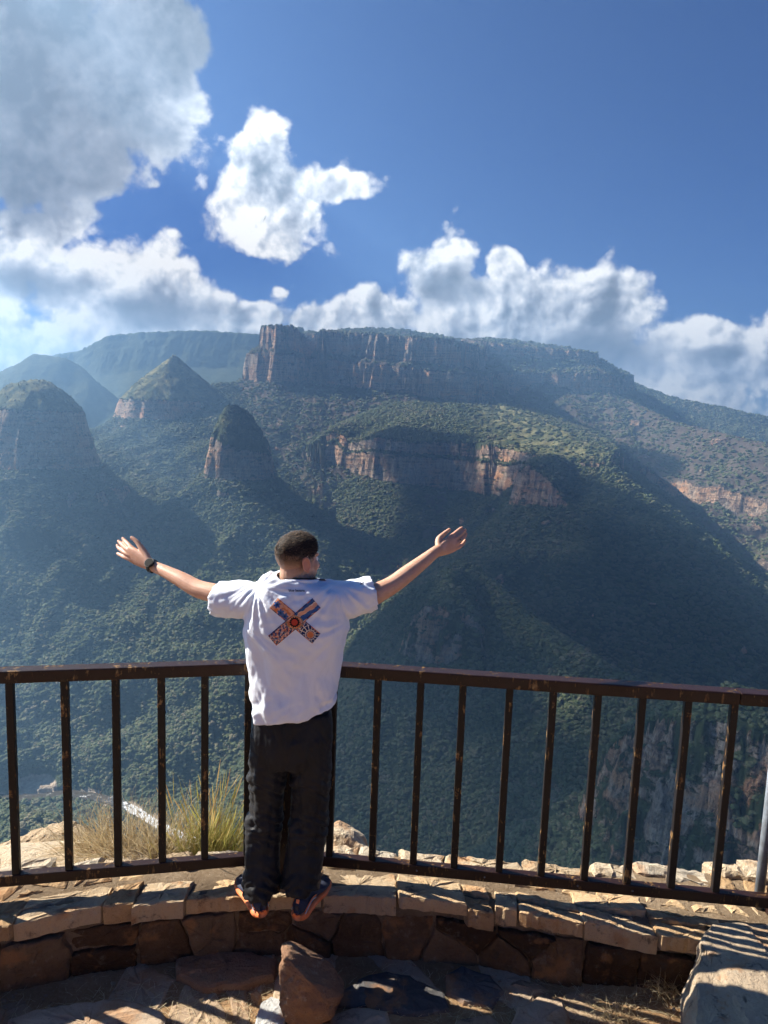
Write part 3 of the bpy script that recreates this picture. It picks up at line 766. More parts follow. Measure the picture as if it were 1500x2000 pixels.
def soil_material(name, a, bcol, c3, bump=.5):
    m, nt, b = material(name, .97, .1)
    p = nt.new('ShaderNodeTexCoord').outputs['Object']
    n = nt.noise(p, 5, 7, .65); n2 = nt.noise(p, 60, 5, .7); n3 = nt.noise(p, 300, 3, .6)
    c = nt.ramp(nt.math('ADD', nt.math('MULTIPLY', n, .6), nt.math('MULTIPLY', n2, .4)), [(.3, a), (.52, bcol), (.72, c3)])
    peb = nt.voro(p, 90, 'F1', 'Color'); 
    c = nt.mix(nt.range(nt.voro(p, 90), .12, .28, .5, 0), c, nt.ramp(nt.xyz(peb)[0], [(0, (.10, .07, .05)), (.6, (.30, .22, .15)), (1, (.50, .42, .33))]))
    nt.put(b.inputs['Base Color'], c)
    h = nt.math('ADD', nt.math('MULTIPLY', n2, .6), nt.math('MULTIPLY', n3, .25))
    nt.put(b.inputs['Normal'], nt.bump(h, bump, .015))
    return m
M_MORTAR = soil_material('mortar', (.10, .068, .042), (.20, .145, .092), (.33, .255, .17), .9)
M_SOIL = soil_material('dry_soil', (.17, .098, .050), (.30, .19, .10), (.42, .29, .17), .8)

WX = np.array([-2.6, -2.2, -1.6, -1.29, -.72, -.3, .33, .65, 1.1, 1.5, 2.2, 3.0])
WYv = np.array([2.22, 2.48, 2.80, 2.92, 3.045, 3.085, 3.065, 3.01, 2.93, 2.87, 2.78, 2.70])
def wall_y(x): return np.interp(x, WX, WYv)
def out_y(x): return np.interp(x, [-2.6, -1.8, -1.5, -1.0, -.64, -.23, .19, .45, .71, 1.0, 1.5, 1.9, 3], [3.05, 3.20, 3.24, 3.30, 3.36, 3.43, 3.43, 3.37, 3.35, 3.35, 3.38, 3.38, 3.3])
WALL_Z = .33
def ground_z(x, y):
    return 0.6 * sstep(1.7, .6, y) + 0.012 * fbm(x / .45, y / .45, 4, .5, 90) + .05 * sstep(.7, 1.5, x) * sstep(2.4, 2.9, y)

def voronoi_cells(seeds, x0, x1, y0, y1):
    cells = []
    for i, s in enumerate(seeds):
        poly = [(x0, y0), (x1, y0), (x1, y1), (x0, y1)]
        near_ = sorted(range(len(seeds)), key=lambda j: (seeds[j][0] - s[0]) ** 2 + (seeds[j][1] - s[1]) ** 2)[1:26]
        for j in near_:
            q = seeds[j]; mx, my = (s[0] + q[0]) / 2, (s[1] + q[1]) / 2; nx, ny = q[0] - s[0], q[1] - s[1]
            out = []
            for k in range(len(poly)):
                a, b = poly[k], poly[(k + 1) % len(poly)]
                da = (a[0] - mx) * nx + (a[1] - my) * ny; db = (b[0] - mx) * nx + (b[1] - my) * ny
                if da <= 0: out.append(a)
                if (da < 0) != (db < 0) and da != db:
                    t = da / (da - db); out.append((a[0] + t * (b[0] - a[0]), a[1] + t * (b[1] - a[1])))
            poly = out
            if len(poly) < 3: break
        if len(poly) >= 3: cells.append(poly)
    return cells
def shrink(poly, g):
    """inset a convex polygon by g"""
    n = len(poly); A = sum(poly[i][0] * poly[(i + 1) % n][1] - poly[(i + 1) % n][0] * poly[i][1] for i in range(n))
    if A < 0: poly = poly[::-1]
    out = poly
    for k in range(n):
        a, b = poly[k], poly[(k + 1) % n]; ex, ey = b[0] - a[0], b[1] - a[1]; L = math.hypot(ex, ey)
        if L < 1e-6: continue
        nx, ny = -ey / L, ex / L; c = nx * a[0] + ny * a[1] + g; new = []
        for i in range(len(out)):
            p, q = out[i], out[(i + 1) % len(out)]
            dp = nx * p[0] + ny * p[1] - c; dq = nx * q[0] + ny * q[1] - c
            if dp >= 0: new.append(p)
            if (dp < 0) != (dq < 0):
                t = dp / (dp - dq); new.append((p[0] + t * (q[0] - p[0]), p[1] + t * (q[1] - p[1])))
        out = new
        if len(out) < 3: return None
    return out
def stone_mesh(name, poly, top, depth, mp, mat, parent, r, bevel=.012, step=.028, rough=.006, dome=.008, slope=(0, 0)):
    """one stone: outline in a plane, its own edges, rounded arris, uneven face; mp maps (a, b, height) to the place"""
    pts = []
    for i in range(len(poly)):
        a, b = poly[i], poly[(i + 1) % len(poly)]; L = math.hypot(b[0] - a[0], b[1] - a[1]); n = max(1, int(L / step))
        for k in range(n): pts.append((a[0] + (b[0] - a[0]) * k / n, a[1] + (b[1] - a[1]) * k / n))
    n = len(pts); cx = sum(p[0] for p in pts) / n; cy_ = sum(p[1] for p in pts) / n
    sd = r.uniform(0, 50)
    V = []; 
    def ringv(k, h, amp):
        for i, p in enumerate(pts):
            dx, dy = p[0] - cx, p[1] - cy_; L = math.hypot(dx, dy) + 1e-6; kk = (L - k) / L
            jx, jy = r.uniform(-amp, amp), r.uniform(-amp, amp)
            x, y = cx + dx * kk + jx, cy_ + dy * kk + jy
            V.append((x, y, h + slope[0] * dx + slope[1] * dy + r.uniform(-amp, amp) * .8))
    base = [(p[0], p[1]) for p in pts]
    jit = [(r.uniform(-rough, rough), r.uniform(-rough, rough)) for _ in pts]
    pts = [(p[0] + j[0], p[1] + j[1]) for p, j in zip(base, jit)]
    ringv(0, top - depth, 0); ringv(-.001, top - bevel * 1.6, rough * .5); ringv(bevel * .35, top - bevel * .45, rough * .4); ringv(bevel * 1.5, top + dome * .4, rough * .6)
    Lm = np.mean([math.hypot(p[0] - cx, p[1] - cy_) for p in pts]); ringv(Lm * .5, top + dome, rough)
    c = len(V); V.append((cx, cy_, top + dome + slope[0] * 0))
    F = []
    for k in range(4):
        for i in range(n):
            j = (i + 1) % n; F.append((k * n + i, k * n + j, (k + 1) * n + j, (k + 1) * n + i))
    for i in range(n): F.append((4 * n + i, 4 * n + (i + 1) % n, c))
    o3 = Vector(mp(cx, cy_, top))
    o = mesh_obj(name, [Vector(mp(*v)) - o3 for v in V], F, mat, parent, smooth=False, loc=o3)
    return o

def empty(name, loc=(0, 0, 0)):
    o = bpy.data.objects.new(name, None); o.location = loc; o.empty_display_size = .1; return link(o)
def build_wall():
    r = random.Random(21)
    W = empty('stone_wall'); tag(W, 'low curved rubble stone wall under the railing with pale coping stones', 'wall')
    # mortar core
    xs = np.linspace(-2.55, 2.9, 110); V = []; 
    prof = lambda x: [(wall_y(x) + .020, -.15), (wall_y(x) + .020, WALL_Z - .055), (wall_y(x) + .032, WALL_Z - .022), (wall_y(x) + .20, WALL_Z - .012), (out_y(x) - .04, WALL_Z - .012), (out_y(x) + .02, WALL_Z - .05), (out_y(x) + .06, -.4)]
    for x in xs:
        for (y, z) in prof(x): V.append((x, y + r.uniform(-.004, .004), z + r.uniform(-.005, .005)))
    K = 7; F = [(i * K + k, (i + 1) * K + k, (i + 1) * K + k + 1, i * K + k + 1) for i in range(len(xs) - 1) for k in range(K - 1)]
    mesh_obj('mortar', V, F, M_MORTAR, W)
    face = lambda a, b, h: (a, wall_y(a) + .022 - h, b)
    # lower courses of the face
    seeds = []
    x = -2.4
    while x < 2.6:
        w = r.uniform(.16, .30)
        if r.random() < .55: seeds += [(x + r.uniform(-.03, .03), r.uniform(.05, .08)), (x + r.uniform(.0, .12), r.uniform(.14, .19))]
        else: seeds.append((x, r.uniform(.08, .14)))
        x += w
    for c in voronoi_cells(seeds, -2.5, 2.75, -.05, WALL_Z - .105):
        p = shrink(c, .006)
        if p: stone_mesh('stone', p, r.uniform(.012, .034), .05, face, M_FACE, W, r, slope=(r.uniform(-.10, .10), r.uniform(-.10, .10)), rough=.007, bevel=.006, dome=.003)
    # coping stones along the front edge
    top = lambda a, b, h: (a, wall_y(a) + b, h)
    x = -2.45
    while x < 2.7:
        w = r.choice((r.uniform(.10, .18), r.uniform(.16, .26), r.uniform(.26, .38))); d = r.uniform(.11, .20); fr = r.uniform(-.022, .004); k = r.uniform(-.02, .02)
        if r.random() < .34:                                # two thin stones one behind the other
            sk = [[(x + .004, fr), (x + w - .004, fr + r.uniform(-.01, .01)), (x + w - .004 + k, d * .45), (x + .004 + k, d * .5)], [(x + .004 + k, d * .5 + .012), (x + w - .004 + k, d * .45 + .012), (x + w - .004 + k, d), (x + .004 + k, d)]]
        else: sk = [[(x + .005, fr + r.uniform(-.008, .008)), (x + w * .5, fr + r.uniform(-.014, .010)), (x + w - .005, fr + r.uniform(-.008, .008)), (x + w - .005 + k, d), (x + .005 + k, d + r.uniform(-.02, .02))]]
        for s in sk:
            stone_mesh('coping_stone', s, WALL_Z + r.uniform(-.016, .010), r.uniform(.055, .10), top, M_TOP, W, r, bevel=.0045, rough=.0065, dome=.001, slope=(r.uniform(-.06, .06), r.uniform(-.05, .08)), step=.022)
        x += w
    # rough rim stones along the outer edge
    x = -2.4
    while x < 2.8:
        w = r.uniform(.14, .42); xm = x + w / 2; oy = float(out_y(xm) - wall_y(xm)); d = r.uniform(.07, .12)
        s = [(x + .006, oy - d + r.uniform(-.015, .015)), (x + w - .006, oy - d + r.uniform(-.015, .015)), (x + w - .004, oy + r.uniform(-.01, .03)), (x + w * .5, oy + r.uniform(.0, .04)), (x + .004, oy + r.uniform(-.01, .03))]
        stone_mesh('rim_stone', s, WALL_Z + r.uniform(-.004, .028), .12, top, M_LEDGE, W, r, bevel=.012, rough=.011, dome=.004, step=.03, slope=(r.uniform(-.08, .08), r.uniform(-.08, .08)))
        x += w
    # flat stones set in the mortar behind
    seeds = []; x = -2.4
    while x < 2.6:
        for b in (.20, .30, .42):
            seeds.append((x + r.uniform(-.07, .07), b + r.uniform(-.04, .04)))
        x += r.uniform(.17, .26)
    for c in voronoi_cells(seeds, -2.5, 2.75, .175, .56):
        p = shrink(c, r.uniform(.008, .02))
        if p and sum(q[1] for q in p) / len(p) + wall_y(sum(q[0] for q in p) / len(p)) < out_y(sum(q[0] for q in p) / len(p)) - .085:
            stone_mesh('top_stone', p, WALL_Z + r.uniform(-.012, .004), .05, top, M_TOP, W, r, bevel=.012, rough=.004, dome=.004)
build_wall()

def hull_rock(name, pts, mat, parent=None, sub=4, rough=.02, freq=7.0, seed=0, smooth=False, keep=.16):
    bm = bmesh.new()
    for p in pts: bm.verts.new(p)
    bmesh.ops.convex_hull(bm, input=bm.verts)
    bmesh.ops.delete(bm, geom=[v for v in bm.verts if not v.link_faces], context='VERTS')
    bmesh.ops.triangulate(bm, faces=bm.faces)
    for k in range(sub):
        long_ = [e for e in bm.edges if e.calc_length() > .5 * .22 / (1.6 ** k)]
        if not long_: continue
        bmesh.ops.subdivide_edges(bm, edges=long_, cuts=1, use_grid_fill=True)
        bmesh.ops.triangulate(bm, faces=bm.faces)
        bmesh.ops.smooth_vert(bm, verts=bm.verts, factor=keep if k < 2 else .08, use_axis_x=True, use_axis_y=True, use_axis_z=True)
    bm.normal_update()
    co = np.array([v.co[:] for v in bm.verts]); no = np.array([v.normal[:] for v in bm.verts])
    d = fbm(co[:, 0] * freq + co[:, 2] * freq * .7, co[:, 1] * freq + co[:, 2] * freq * .8, 5, .55, seed + 100) * rough
    d += np.where(fbm(co[:, 0] * freq * .5 + seed, co[:, 2] * freq * .5 + co[:, 1], 2, .5, seed + 7) > .12, -.35 * rough, 0)
    for v, q, m_, k in zip(bm.verts, co, no, d): v.co = Vector(q + m_ * k)
    c = np.mean(co, axis=0); c[2] = co[:, 2].min()
    for v in bm.verts: v.co -= Vector(c)
    me = bpy.data.meshes.new(name); bm.to_mesh(me); bm.free(); me.materials.append(mat)
    if smooth: me.polygons.foreach_set('use_smooth', np.ones(len(me.polygons), bool))
    o = bpy.data.objects.new(name, me); o.location = c; return link(o, parent)

def build_ground():
    xs = np.concatenate([np.linspace(-9, -2.7, 12), np.linspace(-2.6, 2.8, 190), np.linspace(3, 9, 12)])
    ys = np.concatenate([np.linspace(-9, .7, 14), np.linspace(.8, 3.3, 100)])
    X, Y = np.meshgrid(xs, ys, indexing='ij'); Z = ground_z(X, Y) + .004 * fbm(X / .06, Y / .06, 3, .5, 92)
    ids = np.arange(X.size).reshape(X.shape)
    F = np.stack([ids[:-1, :-1], ids[1:, :-1], ids[1:, 1:], ids[:-1, 1:]], -1).reshape(-1, 4)
    g = mesh_obj('ground', np.stack([X, Y, Z], -1).reshape(-1, 3), F, M_SOIL); tag(g, 'sandy trodden soil of the lookout between flagstones', kind='structure')
    r = random.Random(31)
    flags = [ # outlines surveyed in the photograph
        ([(700, 1912), (752, 1898), (800, 1905), (868, 1942), (880, 1975), (800, 1985), (715, 1972)], M_SLATE, .010),
        ([(868, 1905), (900, 1888), (960, 1905), (985, 1940), (962, 1968), (905, 1958), (872, 1940)], M_SLATE, .012),
        ([(655, 1935), (700, 1915), (742, 1930), (735, 1955), (690, 1968), (660, 1962)], M_SLATE, .010),
        ([(15, 1995), (60, 1978), (150, 1962), (240, 1952), (320, 1978), (330, 2030), (20, 2060)], M_FLAG, .016),
        ([(345, 1912), (345, 1880), (420, 1866), (490, 1868), (540, 1880), (535, 1915), (470, 1932), (400, 1938)], M_BOULDER, .035),
        ([(985, 2030), (1010, 1972), (1055, 1950), (1100, 1958), (1115, 2000), (1090, 2050)], M_FLAG, .014),
        ([(640, 2050), (648, 1985), (700, 1968), (760, 1978), (770, 2040)], M_FLAG, .018),
        ([(990, 1925), (1015, 1912), (1060, 1920), (1075, 1935), (1030, 1945)], M_FLAG, .006),
        ([(-260, 1990), (-180, 1940), (-40, 1945), (10, 1975), (-10, 2040), (-200, 2060)], M_FLAG, .012),
        ([(870, 2040), (890, 1990), (960, 1982), (990, 2010), (970, 2060)], M_FLAG, .008)]
    seeds = [(r.uniform(-2.2, 1.5), r.uniform(2.2, 3.1)) for _ in range(60)]
    for c in voronoi_cells(seeds, -2.3, 1.5, 2.2, 3.12):
        mx = sum(q[0] for q in c) / len(c); my = sum(q[1] for q in c) / len(c); p = shrink(c, r.uniform(.012, .03))
        if not p or my > wall_y(mx) - .07 or r.random() > (.75 if mx < .1 else .35): continue
        zc = float(ground_z(np.array([mx]), np.array([my]))[0])
        stone_mesh('flagstone', p, zc + r.uniform(.003, .009), .06, lambda a, b, h_: (a, b, h_), M_FLAG, g, r, bevel=.008, rough=.007, dome=.001, step=.04, slope=(r.uniform(-.02, .02), r.uniform(-.02, .02)))
    for poly, m, h in flags:
        P = [tuple(at_z(px, py, .01)[:2]) for px, py in poly]
        if sum(P[i][0] * P[(i + 1) % len(P)][1] - P[(i + 1) % len(P)][0] * P[i][1] for i in range(len(P))) < 0: P = P[::-1]
        zc = float(ground_z(np.array([np.mean([p[0] for p in P])]), np.array([np.mean([p[1] for p in P])]))[0])
        stone_mesh('flagstone', P, zc + h + .006, .08, lambda a, b, h_: (a, b, h_), m, g, r, bevel=.012, rough=.006, dome=.003, step=.035)
build_ground()

def Pz(px, py, z): return tuple(at_z(px, py, z))
def Py(px, py, y): return tuple(at_y(px, py, y))
def build_rocks():
    # reddish boulder in front of the wall
    pts = [Py(548, 1836, 2.74), Py(575, 1832, 2.78), Py(610, 1852, 2.80), Py(648, 1886, 2.80), Py(682, 1916, 2.78), Py(676, 1945, 2.70), Py(645, 1992, 2.62), Py(600, 2022, 2.58), Py(560, 2012, 2.58),
           Py(540, 1960, 2.60), Py(538, 1880, 2.66), Py(560, 1870, 2.62), Py(600, 1910, 2.58), Py(640, 1950, 2.60), Py(560, 1900, 2.90), Py(640, 1930, 2.92), Py(570, 1960, 2.95), Py(650, 1965, 2.9)]
    o = hull_rock('boulder', pts, M_BOULDER, sub=5, rough=.028, freq=8, seed=3)
    tag(o, 'reddish brown boulder standing tilted on the ground before the wall', 'boulder')
    pts = [Pz(505, 1952, .10), Pz(530, 1936, .11), Pz(552, 1944, .11), Pz(560, 1985, .09), Pz(545, 2030, .07), Pz(495, 2030, .06), Pz(498, 1980, .08)]
    pts += [(p[0] * 1.01, p[1] + .01, -.03) for p in pts]
    o = hull_rock('rock', pts, M_BLUE, sub=4, rough=.014, freq=14, seed=5)
    tag(o, 'small pale grey speckled stone leaning on the left of the reddish boulder', 'stone')
    pts = [Pz(488, 1938, .04), Pz(500, 1930, .05), Pz(512, 1940, .05), Pz(505, 1952, .035)]; pts += [(p[0], p[1], -.02) for p in pts]
    o = hull_rock('rock', pts, M_BOULDER, sub=3, rough=.006, freq=25, seed=6)
    tag(o, 'fist sized red brown stone behind the pale speckled stone', 'stone')
    # large hewn block at the right
    T = [Pz(1386, 1782, .385), Pz(1560, 1783, .40), Pz(1700, 1800, .40), Pz(1700, 2150, .42), Pz(1380, 2150, .40), Pz(1356, 1985, .385), Pz(1360, 1880, .38)]
    Bm = [(T[0][0] - .03, T[0][1] + .01, -.05), (T[1][0], T[1][1] + .03, -.05), (T[2][0], T[2][1] + .03, -.05), (T[3][0], T[3][1], -.05), (T[4][0] - .05, T[4][1], -.05), (T[5][0] - .06, T[5][1], -.05), (T[6][0] - .05, T[6][1], -.05)]
    Md = [(T[5][0] - .055, T[5][1], .22), (T[6][0] - .045, T[6][1], .24), (T[0][0] - .02, T[0][1], .25)]
    o = hull_rock('stone_block', T + Bm + Md, M_BLOCK, sub=5, rough=.022, freq=6, seed=9, keep=.18)
    tag(o, 'big pale grey stone block at the right end of the wall', 'stone block')
    # rough ledge outside the wall, falling into the gorge
    xs = np.linspace(-7, 7, 240); t = np.concatenate([np.linspace(0, 1.6, 60), np.linspace(1.7, 75, 50)])
    X = np.repeat(xs[:, None], len(t), 1); oy = out_y(np.clip(xs, -2.6, 3))
    left = sstep(-.3, -.9, xs)[:, None]; T_ = np.repeat(t[None], len(xs), 0)
    Yg = oy[:, None] - .03 + T_
    edge = .03 + .42 * sstep(-.95, -1.3, xs)[:, None] + .05 * fbm(X / .5, X * 0 + 3, 3, .5, 95)
    Zg = .30 - .28 * T_ * left - np.clip(T_ - edge, 0, None) * 2.6 + np.clip(T_ - 3, 0, None) * 1.25
    nz_ = fbm(X / .35, Yg / .35, 5, .55, 96); cr = fbm(X / .16, Yg / .16, 4, .6, 97, ridged=True)
    Zg = Zg + .05 * nz_ * (T_ > .02) - .03 * np.clip(.25 - cr, 0, 1) + .07 * left * sstep(.1, .5, T_) * (fbm(X / .6, Yg / .6, 2, .5, 98) + .3)
    ids = np.arange(X.size).reshape(X.shape); F = np.stack([ids[:-1, :-1], ids[1:, :-1], ids[1:, 1:], ids[:-1, 1:]], -1).reshape(-1, 4)
    o = mesh_obj('rock_ledge', np.stack([X, Yg, Zg], -1).reshape(-1, 3), F, M_LEDGE); tag(o, 'cracked pale rock ledge outside the wall at the brink', kind='structure')
    def ledge_rock(out, y0, label, seed):
        pts = [Py(px, py, y0 + dy) for px, py, dy in out]; pts += [(p[0], p[1] + .16, p[2] - .03) for p in pts] + [(p[0], p[1], .1) for p in pts]
        o = hull_rock('rock', pts, M_LEDGE, sub=5, rough=.018, freq=11, seed=seed); tag(o, label, 'rock')
    ledge_rock([(628, 1655, 0), (634, 1627, .05), (660, 1620, .08), (690, 1632, .08), (712, 1655, .03), (722, 1672, 0), (640, 1680, -.04)], 3.50, 'pale ledge rock beyond the railing just right of the trousers', 11)
    ledge_rock([(-60, 1680, 0), (-20, 1668, .05), (40, 1650, .10), (75, 1630, .14), (120, 1620, .18), (160, 1640, .14), (190, 1690, 0), (60, 1705, -.05)], 3.55, 'broad layered ledge rock beyond the railing at the left', 12)
build_rocks()

def metal_material(name, base, chip=(.30, .17, .06), amount=1.0, rough=.38, up=None):
    m, nt, b = material(name, rough, .28)
    p = nt.new('ShaderNodeTexCoord').outputs['Object']; geo = nt.new('ShaderNodeNewGeometry')
    n = nt.noise(p, 14, 6, .7, .4); n2 = nt.noise(nt.mapping(p, scale=(60, 60, 9)), 1, 5, .7)
    edge = nt.range(geo.outputs['Pointiness'], .50, .56)
    k = nt.math('MULTIPLY', nt.range(nt.math('ADD', nt.math('MULTIPLY', n, .6), nt.math('MULTIPLY', n2, .5)), .60, .68), amount)
    rust = nt.ramp(nt.noise(p, 50, 4, .7), [(.3, (.09, .025, .010)), (.55, chip), (.75, (.42, .30, .12))])
    c0 = nt.mix(nt.range(n, .35, .65), base, tuple(q * .55 for q in base))
    c = nt.mix(k, c0, rust); nt.put(b.inputs['Base Color'], c)
    nt.put(b.inputs['Roughness'], nt.fmix(k, rough, .85))
    nt.put(b.inputs['Normal'], nt.bump(nt.math('ADD', k, nt.noise(p, 180, 3, .6)), .18, .004))
    return m
M_RAIL = metal_material('brown_paint', (.026, .012, .010), amount=.75)
M_BAR = metal_material('dark_paint', (.011, .008, .008), amount=1.0, rough=.5)
M_GALV = metal_material('galvanised_steel', (.20, .225, .255), (.36, .34, .32), .25, .45)
def box_bm(bm, o, dx, dy, dz, bev=.004):
    """a box from an origin corner and three edge vectors, arrises rounded"""
    o, dx, dy, dz = map(Vector, (o, dx, dy, dz))
    v = [bm.verts.new(o + a * dx + b * dy + c * dz) for a in (0, 1) for b in (0, 1) for c in (0, 1)]
    f = [bm.faces.new([v[i] for i in q]) for q in ((0, 1, 3, 2), (4, 6, 7, 5), (0, 4, 5, 1), (2, 3, 7, 6), (0, 2, 6, 4), (1, 5, 7, 3))]
    bmesh.ops.recalc_face_normals(bm, faces=f)
    es = list({e for q in f for e in q.edges})
    if bev: bmesh.ops.bevel(bm, geom=es, offset=bev, segments=2, affect='EDGES', profile=.5)
def bm_obj(name, bm, mat, parent=None, smooth=False, origin=None):
    if origin is not None:
        for v in bm.verts: v.co -= Vector(origin)
    me = bpy.data.meshes.new(name); bm.to_mesh(me); bm.free(); me.materials.append(mat)
    if smooth: me.polygons.foreach_set('use_smooth', np.ones(len(me.polygons), bool))
    o = bpy.data.objects.new(name, me)
    if origin is not None: o.location = origin
    return link(o, parent)
RA, RB, RC = Vector((-1.68, 2.96, 0)), Vector((-.43, 3.21, 0)), Vector((1.59, 3.02, 0))
def build_railing():
    R = empty('railing', (RB.x, RB.y, WALL_Z)); Rw = Vector((RB.x, RB.y, WALL_Z))
    tag(R, 'brown rusty steel railing with square bars along the brink', 'railing')
    def part(name, bm, mat):
        o = bm_obj(name, bm, mat, R); o.data.transform(Matrix.Translation(-Rw)); return o
    def seg(a, b, ext0, ext1, bars, joints):
        d = (b - a).normalized(); nrm = Vector((d.y, -d.x, 0))       # towards the camera
        a2, b2 = a - d * ext0, b + d * ext1
        cuts = [0] + joints + [(b2 - a2).length]
        for i in range(len(cuts) - 1):
            bm = bmesh.new(); box_bm(bm, a2 + d * (cuts[i] + (.0015 if i else 0)) - nrm * .036 + Vector((0, 0, 1.356)), d * (cuts[i + 1] - cuts[i] - .0015), nrm * .072, (0, 0, .056), .005); part('top_rail', bm, M_RAIL)
        bm = bmesh.new(); box_bm(bm, a2 - nrm * .022 + Vector((0, 0, .398)), d * (b2 - a2).length, nrm * .044, (0, 0, .052), .004); part('bottom_rail', bm, M_RAIL)
        for s in bars:
            bm = bmesh.new(); w = .033
            box_bm(bm, a + d * (s - w / 2) - nrm * w / 2 + Vector((0, 0, .448)), d * w, nrm * w, (0, 0, .910), .004); part('bar', bm, M_BAR)
    pos = lambda xs, a, b: [((x - a.x) / ((b - a).normalized().x)) for x in xs]
    seg(RA, RB, 1.2, -.01, pos([-2.22, -2.01, -1.81, -1.609, -1.389, -1.179, -.986, -.797, -.604], RA, RB), [])
    L2 = (RC - RB).length
    seg(RB, RC, -.01, 1.4, pos([-.206, .001, .198, .391, .602, .797, .994, 1.188, 1.385, 1.582, 2.06, 2.26], RB, RC), [(1.582 - RB.x) + .01])
    # corner post and its foot
    bm = bmesh.new(); box_bm(bm, RB + Vector((-.035, -.035, WALL_Z - .02)), (.07, 0, 0), (0, .07, 0), (0, 0, 1.045), .006); part('post', bm, M_RAIL)
    bm = bmesh.new(); box_bm(bm, RC + Vector((.262, .0, WALL_Z - .05)), (.055, 0, 0), (0, .055, 0), (0, 0, 1.072), .005); part('post', bm, M_RAIL)
    for s, z in ((.62, .424), (1.05, .424), (1.30, .424), (.30, .424)):
        d = (RC - RB).normalized(); nrm = Vector((d.y, -d.x, 0)); c = RB + d * (s + .35) + nrm * .0225 + Vector((0, 0, z))
        bm = bmesh.new(); bmesh.ops.create_uvsphere(bm, u_segments=10, v_segments=6, radius=.0045); bmesh.ops.translate(bm, verts=bm.verts, vec=c); part('screw', bm, M_GALV)
    # bare galvanised pole beside the last bars
    b0 = Vector(at_z(1480, 1772, WALL_Z - .01)); bm = bmesh.new()
    bmesh.ops.create_cone(bm, segments=24, radius1=.0215, radius2=.0215, depth=.80, cap_ends=True); bmesh.ops.translate(bm, verts=bm.verts, vec=(0, 0, .40))
    o = bm_obj('pole', bm, M_GALV, None, True); o.location = b0; tag(o, 'bare grey galvanised pole standing in front of the railing at the right edge', 'pole')
build_railing()
print('foreground', time.time() - T0)

